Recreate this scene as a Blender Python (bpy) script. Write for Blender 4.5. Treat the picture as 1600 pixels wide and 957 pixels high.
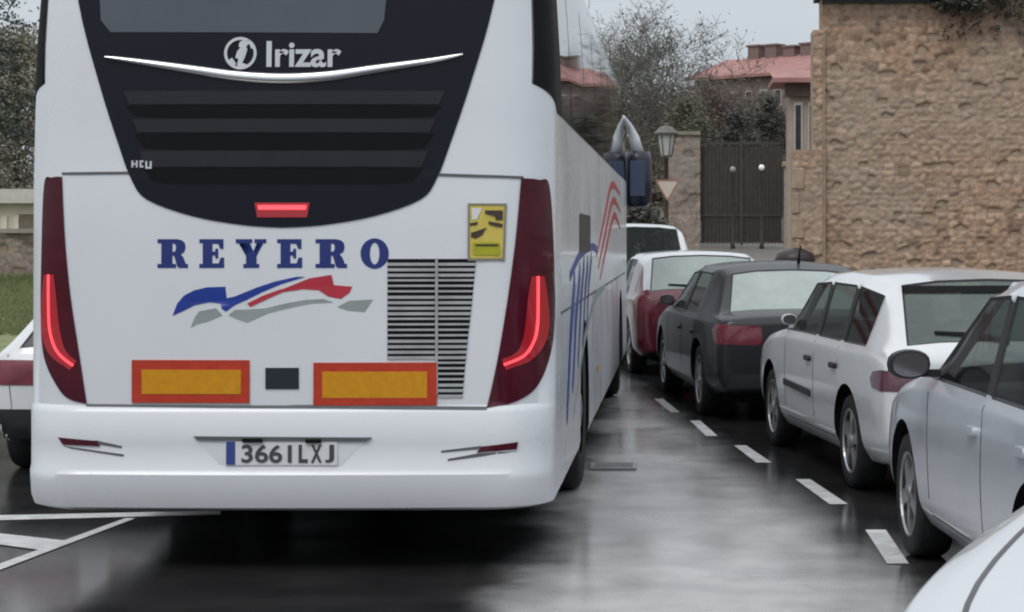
import bpy, bmesh, math, random
from mathutils import Vector, Matrix, kdtree
from mathutils.bvhtree import BVHTree
from mathutils.geometry import tessellate_polygon
from mathutils import noise as mnoise

for o in list(bpy.data.objects): bpy.data.objects.remove(o)
S = bpy.context.scene
R = math.radians
rnd = random.Random(7)
COL = S.collection

# ------------------------------------------------------------------ camera, world, sun, exposure
FP, CX, CY, CH = 3100.0, 1065.0, 370.0, 1.6        # focal length in photo pixels, principal point, eye height
cam = bpy.data.objects.new('camera', bpy.data.cameras.new('camera'))
COL.objects.link(cam); S.camera = cam
cam.location = (0, 0, CH); cam.rotation_euler = (R(90), 0, 0)
cam.data.sensor_width = 36; cam.data.lens = 36*FP/1600
cam.data.shift_x = (800-CX)/1600; cam.data.shift_y = -(478.5-CY)/1600
cam.data.clip_start = .05; cam.data.clip_end = 3000

SUN_EL, SUN_AZ = 52, 205                            # azimuth clockwise from +Y: behind the viewer, a little to the left
w = bpy.data.worlds.new('World'); S.world = w; w.use_nodes = True
nt = w.node_tree; nt.nodes.clear()
out = nt.nodes.new('ShaderNodeOutputWorld'); bg = nt.nodes.new('ShaderNodeBackground')
sky = nt.nodes.new('ShaderNodeTexSky'); sky.sky_type = 'NISHITA'; sky.sun_disc = False
sky.sun_elevation = R(SUN_EL); sky.sun_rotation = R(SUN_AZ); sky.dust_density = 4
hs = nt.nodes.new('ShaderNodeHueSaturation'); hs.inputs['Saturation'].default_value = .35
tc = nt.nodes.new('ShaderNodeTexCoord'); sx = nt.nodes.new('ShaderNodeSeparateXYZ')
ramp = nt.nodes.new('ShaderNodeValToRGB')           # overcast dome: zenith brighter than horizon
ramp.color_ramp.elements[0].position = 0.0; ramp.color_ramp.elements[0].color = (5.5, 6.15, 6.8, 1)
ramp.color_ramp.elements[1].position = 1.0; ramp.color_ramp.elements[1].color = (14.2, 14.6, 15.0, 1)
cl = nt.nodes.new('ShaderNodeTexNoise'); cl.inputs['Scale'].default_value = 2.2; cl.inputs['Detail'].default_value = 5
clm = nt.nodes.new('ShaderNodeMapRange'); clm.inputs['To Min'].default_value = .78; clm.inputs['To Max'].default_value = 1.2
mulc = nt.nodes.new('ShaderNodeMix'); mulc.data_type = 'RGBA'; mulc.blend_type = 'MULTIPLY'; mulc.inputs[0].default_value = 1
mix = nt.nodes.new('ShaderNodeMix'); mix.data_type = 'RGBA'; mix.inputs[0].default_value = .8
L = nt.links.new
L(tc.outputs['Generated'], sx.inputs[0]); L(sx.outputs['Z'], ramp.inputs[0])
L(tc.outputs['Generated'], cl.inputs['Vector']); L(cl.outputs[0], clm.inputs[0])
L(ramp.outputs[0], mulc.inputs[6]); L(clm.outputs[0], mulc.inputs[7])
L(sky.outputs[0], hs.inputs['Color']); L(hs.outputs[0], mix.inputs[6]); L(mulc.outputs[2], mix.inputs[7])
L(mix.outputs[2], bg.inputs[0]); bg.inputs[1].default_value = .1; L(bg.outputs[0], out.inputs[0])

sun = bpy.data.objects.new('sun', bpy.data.lights.new('sun', 'SUN')); COL.objects.link(sun)
sun.data.energy = .8; sun.data.angle = R(20); sun.data.color = (1, .97, .93)
sd = Vector((math.sin(R(SUN_AZ))*math.cos(R(SUN_EL)), math.cos(R(SUN_AZ))*math.cos(R(SUN_EL)), math.sin(R(SUN_EL))))
sun.rotation_euler = sd.to_track_quat('Z', 'Y').to_euler(); sun.location = sd*50
S.view_settings.view_transform = 'Standard'; S.view_settings.look = 'None'
S.view_settings.exposure = 0.1; S.view_settings.gamma = 1; S.view_settings.use_curve_mapping = False
S.render.engine = 'CYCLES'; S.cycles.use_denoising = True; S.cycles.filter_width = 2.1
S.cycles.max_bounces = 6; S.cycles.diffuse_bounces = 3; S.cycles.glossy_bounces = 4; S.cycles.transparent_max_bounces = 12

# ------------------------------------------------------------------ helpers
def srgb(r, g, b):
    f = lambda c: (c/255/12.92) if c/255 <= .04045 else ((c/255+.055)/1.055)**2.4
    return (f(r), f(g), f(b))

def mat(name, col, rough=.5, metal=0, var=.0, scale=6, bump=0, bscale=40, coat=0, emit=None, estr=0, ior=1.45, spec=None, rvar=0, stretch=None, bdist=.02):
    m = bpy.data.materials.new(name); m.use_nodes = True
    t = m.node_tree; b = t.nodes['Principled BSDF']; lk = t.links.new
    b.inputs['Base Color'].default_value = (*col, 1); b.inputs['Roughness'].default_value = rough
    b.inputs['Metallic'].default_value = metal; b.inputs['IOR'].default_value = ior
    if coat: b.inputs['Coat Weight'].default_value = coat; b.inputs['Coat Roughness'].default_value = .06
    if spec is not None: b.inputs['Specular IOR Level'].default_value = spec
    if emit: b.inputs['Emission Color'].default_value = (*emit, 1); b.inputs['Emission Strength'].default_value = estr
    if var or bump or rvar:
        tc = t.nodes.new('ShaderNodeTexCoord'); src = tc.outputs['Object']
        if stretch:
            mp = t.nodes.new('ShaderNodeMapping'); mp.inputs['Scale'].default_value = stretch; lk(src, mp.inputs[0]); src = mp.outputs[0]
    if var or rvar:
        n = t.nodes.new('ShaderNodeTexNoise'); n.inputs['Scale'].default_value = scale; n.inputs['Detail'].default_value = 6
        n.inputs['Roughness'].default_value = .65; lk(src, n.inputs['Vector'])
    if var:
        r = t.nodes.new('ShaderNodeMapRange'); r.inputs['From Min'].default_value = .3; r.inputs['From Max'].default_value = .7
        r.inputs['To Min'].default_value = 1-var; r.inputs['To Max'].default_value = 1+var; lk(n.outputs[0], r.inputs[0])
        mx = t.nodes.new('ShaderNodeMix'); mx.data_type = 'RGBA'; mx.blend_type = 'MULTIPLY'; mx.inputs[0].default_value = 1
        mx.inputs[6].default_value = (*col, 1); lk(r.outputs[0], mx.inputs[7]); lk(mx.outputs[2], b.inputs['Base Color'])
    if rvar:
        r2 = t.nodes.new('ShaderNodeMapRange'); r2.inputs['From Min'].default_value = .35; r2.inputs['From Max'].default_value = .65
        r2.inputs['To Min'].default_value = max(.02, rough-rvar); r2.inputs['To Max'].default_value = min(1, rough+rvar)
        lk(n.outputs[0], r2.inputs[0]); lk(r2.outputs[0], b.inputs['Roughness'])
    if bump:
        n2 = t.nodes.new('ShaderNodeTexNoise'); n2.inputs['Scale'].default_value = bscale; n2.inputs['Detail'].default_value = 5; lk(src, n2.inputs['Vector'])
        bp = t.nodes.new('ShaderNodeBump'); bp.inputs['Strength'].default_value = bump; bp.inputs['Distance'].default_value = bdist
        lk(n2.outputs[0], bp.inputs['Height']); lk(bp.outputs[0], b.inputs['Normal'])
    return m

class MB:
    """collects shapes into one mesh"""
    def __init__(s): s.v = []; s.f = []; s.mi = []
    def add(s, vs, fs, mi=0):
        n = len(s.v); s.v += [tuple(p) for p in vs]; s.f += [tuple(i+n for i in f) for f in fs]; s.mi += [mi]*len(fs); return s
    def box(s, a, b, mi=0, M=None):
        (x0, y0, z0), (x1, y1, z1) = a, b
        vs = [Vector(p) for p in ((x0,y0,z0),(x1,y0,z0),(x1,y1,z0),(x0,y1,z0),(x0,y0,z1),(x1,y0,z1),(x1,y1,z1),(x0,y1,z1))]
        if M: vs = [M @ p for p in vs]
        return s.add(vs, [(3,2,1,0),(4,5,6,7),(0,1,5,4),(1,2,6,5),(2,3,7,6),(3,0,4,7)], mi)
    def tube(s, pts, rads, n=8, mi=0, caps=True):
        pts = [Vector(p) for p in pts]; rings = []
        if not hasattr(rads, '__len__'): rads = [rads]*len(pts)
        up = None
        for i, p in enumerate(pts):
            d = (pts[min(i+1, len(pts)-1)]-pts[max(i-1, 0)]).normalized()
            if up is None: up = d.orthogonal().normalized()
            up = (up-d*up.dot(d)); up = up.normalized() if up.length > 1e-6 else d.orthogonal().normalized()
            q = d.cross(up); rings.append([p+(up*math.cos(a)+q*math.sin(a))*rads[i] for a in [2*math.pi*k/n for k in range(n)]])
        vs = [p for r in rings for p in r]; fs = []
        for i in range(len(pts)-1):
            for k in range(n): fs.append((i*n+k, i*n+(k+1)%n, (i+1)*n+(k+1)%n, (i+1)*n+k))
        if caps: fs += [tuple(reversed(range(n))), tuple((len(pts)-1)*n+k for k in range(n))]
        return s.add(vs, fs, mi)
    def lathe(s, prof, axis='z', n=24, c=(0,0,0), mi=0):
        """prof: (radius, height) pairs"""
        vs = []; fs = []
        for r, h in prof:
            for k in range(n):
                a = 2*math.pi*k/n; ca, sa = math.cos(a)*r, math.sin(a)*r
                vs.append({'z': (c[0]+ca, c[1]+sa, c[2]+h), 'x': (c[0]+h, c[1]+ca, c[2]+sa), 'y': (c[0]+ca, c[1]+h, c[2]+sa)}[axis])
        for i in range(len(prof)-1):
            for k in range(n): fs.append((i*n+k, i*n+(k+1)%n, (i+1)*n+(k+1)%n, (i+1)*n+k))
        return s.add(vs, fs, mi)
    def mesh(s, name, fix=True):
        me = bpy.data.meshes.new(name); me.from_pydata(s.v, [], s.f)
        for p, i in zip(me.polygons, s.mi): p.material_index = i
        if fix:
            bm = bmesh.new(); bm.from_mesh(me); bmesh.ops.recalc_face_normals(bm, faces=bm.faces); bm.to_mesh(me); bm.free()
        return me
    def build(s, name, mats, parent=None, smooth=False, bevel=0, fix=True):
        return mkobj(name, s.mesh(name, fix), mats, parent, smooth, bevel)

def mkobj(name, me, mats, parent=None, smooth=False, bevel=0):
    o = bpy.data.objects.new(name, me); COL.objects.link(o)
    for m in (mats if isinstance(mats, (list, tuple)) else [mats]): me.materials.append(m)
    if parent: o.parent = parent
    if smooth:
        for p in me.polygons: p.use_smooth = True
    if bevel:
        md = o.modifiers.new('bevel', 'BEVEL'); md.width = bevel; md.segments = 2; md.limit_method = 'ANGLE'
    return o

def tag(o, label, cat, group=None):
    o['label'] = label; o['category'] = cat
    if group: o['group'] = group
    return o
def thing(name, label, cat, loc=(0,0,0), rz=0, group=None):
    o = bpy.data.objects.new(name, None); COL.objects.link(o); o.empty_display_size = .2
    o.location = loc; o.rotation_euler = (0, 0, rz); return tag(o, label, cat, group)
def struct(o, kind='structure'): o['kind'] = kind; return o

def evmesh(o):
    """mesh of object with its modifiers applied"""
    dg = bpy.context.evaluated_depsgraph_get(); dg.update()
    return bpy.data.meshes.new_from_object(o.evaluated_get(dg), preserve_all_data_layers=True, depsgraph=dg)

def fill(loops):
    """2D loops (outer first, then holes) -> verts, tris"""
    vs = [Vector((x, y, 0)) for lp in loops for x, y in lp]
    tr = tessellate_polygon([[Vector((x, y, 0)) for x, y in lp] for lp in loops])
    return vs, [tuple(t) for t in tr]

def font_fill(txt, size, bold=0, shear=0):
    cu = bpy.data.curves.new('text', 'FONT'); cu.body = txt; cu.size = size; cu.offset = bold; cu.shear = shear
    ob = bpy.data.objects.new('text', cu); COL.objects.link(ob)
    me = evmesh(ob); vs = [v.co.copy() for v in me.vertices]; fs = [tuple(p.vertices) for p in me.polygons]
    bpy.data.objects.remove(ob); bpy.data.meshes.remove(me); return vs, fs

def patch(name, shapes, bvh, face, m, parent, off=.003, step=.06, depth=.006, smooth=True, inv=None, lift=None, far=40):
    """lays flat 2D shapes on a curved body: each shape is (verts, faces) in (u, v); face says from where it is laid on
    ('rear' u=x v=z, 'right'/'left' u=y v=z, 'top' u=x v=y, 'front'); returns one mesh object with a real edge thickness"""
    bm = bmesh.new()
    for vs, fs in shapes:
        bv = [bm.verts.new((p[0], p[1], 0)) for p in vs]
        for f in fs:
            try: bm.faces.new([bv[i] for i in f])
            except ValueError: pass
    bmesh.ops.dissolve_degenerate(bm, edges=bm.edges, dist=1e-5)
    if step:
        xs = [v.co.x for v in bm.verts]; ys = [v.co.y for v in bm.verts]
        for ax, lo, hi in ((0, min(xs), max(xs)), (1, min(ys), max(ys))):
            k = lo+step
            while k < hi:
                co = Vector((0,0,0)); co[ax] = k; no = Vector((0,0,0)); no[ax] = 1
                bmesh.ops.bisect_plane(bm, geom=bm.verts[:]+bm.edges[:]+bm.faces[:], plane_co=co, plane_no=no, dist=1e-6); k += step
    dv = None
    if not isinstance(face, str): dv = Vector((face[0], face[1], 0)).normalized(); uo = Vector((face[2], face[3], 0))
    d = dv or {'rear': Vector((0,1,0)), 'front': Vector((0,-1,0)), 'right': Vector((-1,0,0)), 'left': Vector((1,0,0)), 'top': Vector((0,0,-1))}[face]
    for v in bm.verts:
        u, t = v.co.x, v.co.y
        q = uo+Vector((d.y*u, -d.x*u, t)) if dv else {'rear': Vector((u,0,t)), 'front': Vector((u,0,t)), 'right': Vector((0,u,t)), 'left': Vector((0,u,t)), 'top': Vector((u,t,0))}[face]
        org = q-d*far
        hit, no, _, _ = bvh.ray_cast(org, d)
        if hit is None:
            hit, no, _, _ = bvh.find_nearest(q if face in ('rear', 'front') else q)
        if no.dot(d) > 0: no = -no
        k = off+(lift(u, t) if lift else 0)
        v.co = hit+(no*.7-d*.3)*k
    bmesh.ops.recalc_face_normals(bm, faces=bm.faces)
    if bm.faces and sum((f.normal*f.calc_area() for f in bm.faces), Vector()).dot(d) > 0: bmesh.ops.reverse_faces(bm, faces=bm.faces)
    be = [e for e in bm.edges if e.is_boundary]
    if depth and be:
        for f in bm.faces: f.smooth = smooth
        for e in be: e.smooth = False
        r = bmesh.ops.extrude_edge_only(bm, edges=be)
        for g in r['geom']:
            if isinstance(g, bmesh.types.BMVert): g.co += d*depth
    me = bpy.data.meshes.new(name); bm.to_mesh(me); bm.free()
    return mkobj(name, me, m, parent)

def rectl(x0, y0, x1, y1): return fill([[(x0,y0),(x1,y0),(x1,y1),(x0,y1)]])
def rrect(x0, y0, x1, y1, r, n=4):
    p = []
    for cx, cy, a in ((x1-r,y1-r,0),(x0+r,y1-r,90),(x0+r,y0+r,180),(x1-r,y0+r,270)):
        for k in range(n+1):
            t = R(a+90*k/n); p.append((cx+r*math.cos(t), cy+r*math.sin(t)))
    return p
def band(pts, wid):
    """ribbon polygon along 2D pts"""
    if not hasattr(wid, '__len__'): wid = [wid]*len(pts)
    a, b = [], []
    for i, (x, y) in enumerate(pts):
        x0, y0 = pts[max(i-1,0)]; x1, y1 = pts[min(i+1,len(pts)-1)]
        d = math.hypot(x1-x0, y1-y0) or 1; nx, ny = -(y1-y0)/d*wid[i]/2, (x1-x0)/d*wid[i]/2
        a.append((x+nx, y+ny)); b.append((x-nx, y-ny))
    vs = [Vector((*p, 0)) for p in a+b]; n = len(pts)
    return vs, [(i, i+1, n+i+1, n+i) for i in range(n-1)]
def catmull(pts, n=6):
    o = []
    for i in range(len(pts)-1):
        p0, p1, p2, p3 = pts[max(i-1,0)], pts[i], pts[i+1], pts[min(i+2, len(pts)-1)]
        for k in range(n):
            t = k/n
            o.append(tuple(.5*((2*p1[j])+(-p0[j]+p2[j])*t+(2*p0[j]-5*p1[j]+4*p2[j]-p3[j])*t*t+(-p0[j]+3*p1[j]-3*p2[j]+p3[j])*t**3) for j in range(len(p1))))
    o.append(tuple(pts[-1])); return o

def gz(y):
    """height of the ground: level street, then a gentle rise"""
    if y < 26: return 0.
    if y < 30: return .043*(y-26)**2/8
    if y < 110: return .086+.043*(y-30)
    return .086+.043*80

# ------------------------------------------------------------------ materials
WHITE = mat('bus_white_paint', (.64,.665,.70), .32, var=.025, scale=1.1, coat=.25, rvar=.08)
BLACKG = mat('gloss_black_panel', (.008,.009,.016), .16, spec=.22, rvar=.05, scale=3)
BLACKM = mat('matt_black', (.004,.004,.006), .7, spec=.2, var=.2)
RUBBER = mat('tyre_rubber', (.012,.012,.013), .75, var=.3, scale=20, bump=.3)
DARKTRIM = mat('dark_trim', (.018,.018,.02), .5, var=.2)
SEAM = mat('panel_seam', (.09,.095,.10), .6, var=.2)
CHROME = mat('chrome', (.75,.76,.78), .12, metal=1)
LETTERCHROME = mat('brushed_letter', (.55,.57,.60), .4, metal=.6, var=.1)
GLASSDK = mat('dark_glass', (.006,.008,.010), .03, ior=1.9, var=.3, scale=1.2)
GLASSREAR = mat('rear_glass_grey', (.055,.068,.088), .12, coat=.5, var=.12, scale=1.5)
NAVY = mat('navy_vinyl', srgb(30,46,112), .4, var=.08)
BLUE = mat('blue_vinyl', srgb(24,52,140), .4, var=.12)
REDV = mat('red_vinyl', srgb(172,44,60), .4, var=.12)
GREYV = mat('grey_vinyl', srgb(140,148,148), .45, var=.12)
DREDL = mat('dark_red_lens', (.062,.003,.012), .16, spec=.3, coat=.12, var=.25, scale=5)
LEDRED = mat('lit_red_lamp', (.6,.01,.02), .3, emit=(1,.07,.085), estr=1.9)
LEDDIM = mat('lit_red_diffuser', (.3,.01,.02), .2, coat=.6, emit=(1,.004,.012), estr=.07)
REFRED = mat('red_reflector_border', srgb(176,52,30), .35, var=.15, scale=18)
AMBER = mat('amber_reflector', srgb(196,136,14), .35, var=.12, scale=30)
PLATEW = mat('plate_white', (.62,.63,.65), .4, var=.05)
PLATEINK = mat('plate_ink', (.05,.055,.06), .5, var=.2)
PLATEBLUE = mat('plate_blue', srgb(52,66,130), .4, var=.1)
STICKY = mat('sticker_yellow', srgb(196,178,84), .5, var=.12, scale=12)
STICKG = mat('sticker_lime', srgb(160,160,30), .5, var=.12)
STICKB = mat('sticker_brown', srgb(60,48,40), .5, var=.12)
RIMM = mat('alloy_rim', (.34,.35,.36), .3, metal=.75, var=.12)
STEELRIM = mat('bus_rim', (.30,.31,.32), .45, metal=.5, var=.2)

def paint(name, col, metal=0, rough=.3, wet=.06, coat=.9):
    return mat(name, col, rough, metal=metal, var=.04, scale=3, coat=coat, bump=wet, bscale=90, bdist=.004)
P_WHITE = paint('white_car_paint', (.64,.66,.68))
P_WHITE2 = paint('white_car_paint_fresh', (.68,.70,.72))
P_NOSE = paint('silver_white_car_paint', (.50,.52,.55), .15, .3)
P_SILVER = paint('silver_blue_car_paint', (.47,.50,.55), .12, .34)
P_GREY = paint('dark_grey_car_paint', (.006,.007,.012), 0, .4, coat=.25)
P_RED = paint('dark_red_car_paint', (.12,.008,.022), .1, .3)
P_RED2 = paint('red_car_paint', (.22,.012,.035), 0, .25)
LENS = mat('tail_lamp_red', (.15,.008,.022), .15, coat=.8, var=.3, scale=9)
LENSP = mat('tail_lamp_smoked', (.13,.05,.075), .18, coat=.8, var=.3, scale=9)
HEADL = mat('headlamp_glass', (.55,.58,.6), .12, coat=1, var=.2, scale=15)
GLASSCAR = mat('car_glass', (.022,.028,.029), .06, ior=1.42, var=.3, scale=3)
GLASSSKY = mat('sky_sheen_rear_glass', (.30,.36,.345), .12, coat=.8, var=.15, scale=2.5)  # pale base colour stands in for sky reflected in the glass
GLASSGREEN = mat('green_tinted_rear_glass', (.105,.14,.13), .1, coat=.9, var=.3, scale=3)
def clear(m, fac, tint):
    t = m.node_tree; b = t.nodes['Principled BSDF']; o_ = t.nodes['Material Output']; tr = t.nodes.new('ShaderNodeBsdfTransparent'); tr.inputs[0].default_value = (*tint, 1)
    mx = t.nodes.new('ShaderNodeMixShader'); mx.inputs[0].default_value = fac; t.links.new(b.outputs[0], mx.inputs[1]); t.links.new(tr.outputs[0], mx.inputs[2]); t.links.new(mx.outputs[0], o_.inputs[0])
clear(GLASSCAR, .60, (.62,.68,.66)); clear(GLASSGREEN, .35, (.5,.6,.56))
SEATM = mat('seat_cloth', (.035,.036,.04), .9, var=.3, scale=12)
MIRRORG = mat('mirror_glass', (.20,.19,.21), .08, metal=.7)

# ------------------------------------------------------------------ ground and road
def sheet(name, xs, ys, zf, m, kind='structure'):
    b = MB(); nx = len(xs)
    vs = [(x, y, zf(x, y)) for y in ys for x in xs]
    fs = [(j*nx+i, j*nx+i+1, (j+1)*nx+i+1, (j+1)*nx+i) for j in range(len(ys)-1) for i in range(nx-1)]
    b.add(vs, fs); o = b.build(name, m, fix=False); struct(o, kind); return o
YS = [-600, -60, -20, 0, 6, 12, 18, 24, 26, 27, 28, 29, 30, 34, 40, 48, 60, 75, 90, 110, 140, 250, 1500]
EARTH = mat('earth', (.10,.095,.06), .9, var=.35, scale=1.2, bump=.5, bscale=14)
sheet('ground', [-1500, -60, -20, -8, 0, 8, 20, 60, 1500], YS, lambda x, y: gz(y)-.012, EARTH)

def asphalt():
    m = bpy.data.materials.new('wet_asphalt'); m.use_nodes = True; t = m.node_tree; b = t.nodes['Principled BSDF']; lk = t.links.new
    tc = t.nodes.new('ShaderNodeTexCoord')
    n1 = t.nodes.new('ShaderNodeTexNoise'); n1.inputs['Scale'].default_value = 130; n1.inputs['Detail'].default_value = 4
    n2 = t.nodes.new('ShaderNodeTexNoise'); n2.inputs['Scale'].default_value = .55; n2.inputs['Detail'].default_value = 7; n2.inputs['Roughness'].default_value = .62
    n3 = t.nodes.new('ShaderNodeTexNoise'); n3.inputs['Scale'].default_value = 2.6; n3.inputs['Detail'].default_value = 5
    for n in (n1, n2, n3): lk(tc.outputs['Object'], n.inputs['Vector'])
    cr = t.nodes.new('ShaderNodeValToRGB'); cr.color_ramp.elements[0].color = (.010,.010,.011,1); cr.color_ramp.elements[1].color = (.045,.044,.045,1)
    cr.color_ramp.elements[0].position = .3; cr.color_ramp.elements[1].position = .7
    ad = t.nodes.new('ShaderNodeMath'); ad.operation = 'MULTIPLY_ADD'; ad.inputs[1].default_value = .45
    lk(n1.outputs[0], ad.inputs[0])
    ml = t.nodes.new('ShaderNodeMath'); ml.operation = 'MULTIPLY'; ml.inputs[1].default_value = .55; lk(n3.outputs[0], ml.inputs[0]); lk(ml.outputs[0], ad.inputs[2])
    lk(ad.outputs[0], cr.inputs[0])
    # sky reflection on the wet lane painted in as paler base colour; darker elsewhere
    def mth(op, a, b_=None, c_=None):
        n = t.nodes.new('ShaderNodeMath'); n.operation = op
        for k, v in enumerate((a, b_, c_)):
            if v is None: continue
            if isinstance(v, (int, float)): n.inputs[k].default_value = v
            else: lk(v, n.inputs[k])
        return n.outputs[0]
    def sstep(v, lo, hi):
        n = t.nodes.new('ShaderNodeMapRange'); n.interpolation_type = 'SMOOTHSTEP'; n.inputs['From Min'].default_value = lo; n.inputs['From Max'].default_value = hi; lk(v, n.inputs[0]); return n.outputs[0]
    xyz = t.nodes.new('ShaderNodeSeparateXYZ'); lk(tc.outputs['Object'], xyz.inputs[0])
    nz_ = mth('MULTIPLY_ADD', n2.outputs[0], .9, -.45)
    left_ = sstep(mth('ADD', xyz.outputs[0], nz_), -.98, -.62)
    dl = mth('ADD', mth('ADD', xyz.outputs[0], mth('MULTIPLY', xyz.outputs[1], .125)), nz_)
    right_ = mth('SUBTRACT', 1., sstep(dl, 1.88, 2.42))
    lane_sheen = mth('MULTIPLY', left_, right_)
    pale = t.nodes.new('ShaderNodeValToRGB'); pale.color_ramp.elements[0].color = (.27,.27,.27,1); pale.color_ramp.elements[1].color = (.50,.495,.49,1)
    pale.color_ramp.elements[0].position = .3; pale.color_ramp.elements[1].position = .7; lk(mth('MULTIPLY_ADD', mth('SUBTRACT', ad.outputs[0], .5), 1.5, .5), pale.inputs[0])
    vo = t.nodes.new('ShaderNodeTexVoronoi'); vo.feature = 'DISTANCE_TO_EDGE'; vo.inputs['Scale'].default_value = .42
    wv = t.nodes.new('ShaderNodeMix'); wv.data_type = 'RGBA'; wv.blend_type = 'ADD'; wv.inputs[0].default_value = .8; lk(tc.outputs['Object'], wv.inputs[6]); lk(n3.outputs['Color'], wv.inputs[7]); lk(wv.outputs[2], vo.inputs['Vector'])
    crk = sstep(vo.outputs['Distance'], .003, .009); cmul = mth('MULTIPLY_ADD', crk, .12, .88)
    cm = t.nodes.new('ShaderNodeMix'); cm.data_type = 'RGBA'; lk(lane_sheen, cm.inputs[0]); lk(cr.outputs[0], cm.inputs[6]); lk(pale.outputs[0], cm.inputs[7])
    ck = t.nodes.new('ShaderNodeMix'); ck.data_type = 'RGBA'; ck.blend_type = 'MULTIPLY'; ck.inputs[0].default_value = 1; lk(cm.outputs[2], ck.inputs[6]); lk(cmul, ck.inputs[7]); lk(ck.outputs[2], b.inputs['Base Color'])
    rr = t.nodes.new('ShaderNodeMapRange'); rr.inputs['From Min'].default_value = .36; rr.inputs['From Max'].default_value = .66
    rr.inputs['To Min'].default_value = .10; rr.inputs['To Max'].default_value = .32
    lk(n2.outputs[0], rr.inputs[0]); lk(mth('MULTIPLY', rr.outputs[0], mth('MULTIPLY_ADD', lane_sheen, .45, .55)), b.inputs['Roughness'])
    bp = t.nodes.new('ShaderNodeBump'); bp.inputs['Strength'].default_value = .06; bp.inputs['Distance'].default_value = .004
    lk(n1.outputs[0], bp.inputs['Height']); lk(bp.outputs[0], b.inputs['Normal'])
    b.inputs['IOR'].default_value = 1.5
    return m
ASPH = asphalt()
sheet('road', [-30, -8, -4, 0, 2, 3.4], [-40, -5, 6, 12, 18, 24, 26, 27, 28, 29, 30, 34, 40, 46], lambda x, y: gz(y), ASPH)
PALE = mat('pale_damp_paving', (.17,.16,.145), .45, var=.2, scale=2, bump=.2, bscale=30)
sheet('far_road', [-14, -4, 0, 4, 12], [46, 48, 52, 60, 75, 90], lambda x, y: gz(y)+.002, PALE)
PAVE = mat('pavement_stone', (.15,.14,.13), .5, var=.25, scale=3, bump=.3, bscale=25)
pv = MB()                                          # raised pavement with kerb along the right of the parking lane
def px_line(Y, off=0): return .95-.125*(Y-12)+off   # direction of the parking lane
ys = [-6, 0, 6, 12, 18, 24, 26, 28, 30, 33]
ins = [(px_line(y, 2.25), y) for y in ys]
vs = []; fs = []
for x, y in ins: vs += [(x, y, gz(y)-.02), (x, y, gz(y)+.13), (x+.14, y, gz(y)+.14), (x+9, y, gz(y)+.15)]
for i in range(len(ys)-1):
    for k in range(3): fs.append((4*i+k, 4*i+4+k, 4*i+5+k, 4*i+1+k))
pv.add(vs, fs); struct(pv.build('pavement', PAVE))

LINEP = mat('worn_road_paint', (.55,.56,.57), .45, var=.3, scale=7, bump=.1, bscale=60)
def gp(px, py):
    Y = CH*FP/(py-CY); return ((px-CX)*Y/FP, Y)
def ground_poly(pts, z=.004):
    b = MB(); vs, fs = fill([pts]); b.add([(p.x, p.y, z) for p in vs], fs, 0); return b
ml = MB()
for quad in ([(1352,829),(1384,829),(1420,882),(1386,882)], [(1243,750),(1266,750),(1325,789),(1296,789)], [(1147,697),(1166,697),(1206,724),(1182,724)],
             [(1078,658),(1094,658),(1121,682),(1103,682)], [(1022,624),(1036,624),(1062,645),(1048,645)]):
    pts = [gp(*q) for q in quad]; ml.add([(x, y, .004) for x, y in pts], [(0,1,2,3)])
struct(ml.build('parking_bay_markings', LINEP))
hm = MB()
for quad in ([(-260,821),(-260,812),(345,799),(345,805)], [(-60,915),(-60,904),(196,811),(212,811)], [(-120,836),(-120,822),(100,846),(62,861)]):
    pts = [gp(*q) for q in quad]; hm.add([(x, y, .004+.0005*len(hm.f)) for x, y in pts], [(0,1,2,3)])
struct(hm.build('hatched_road_markings', LINEP))

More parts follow.
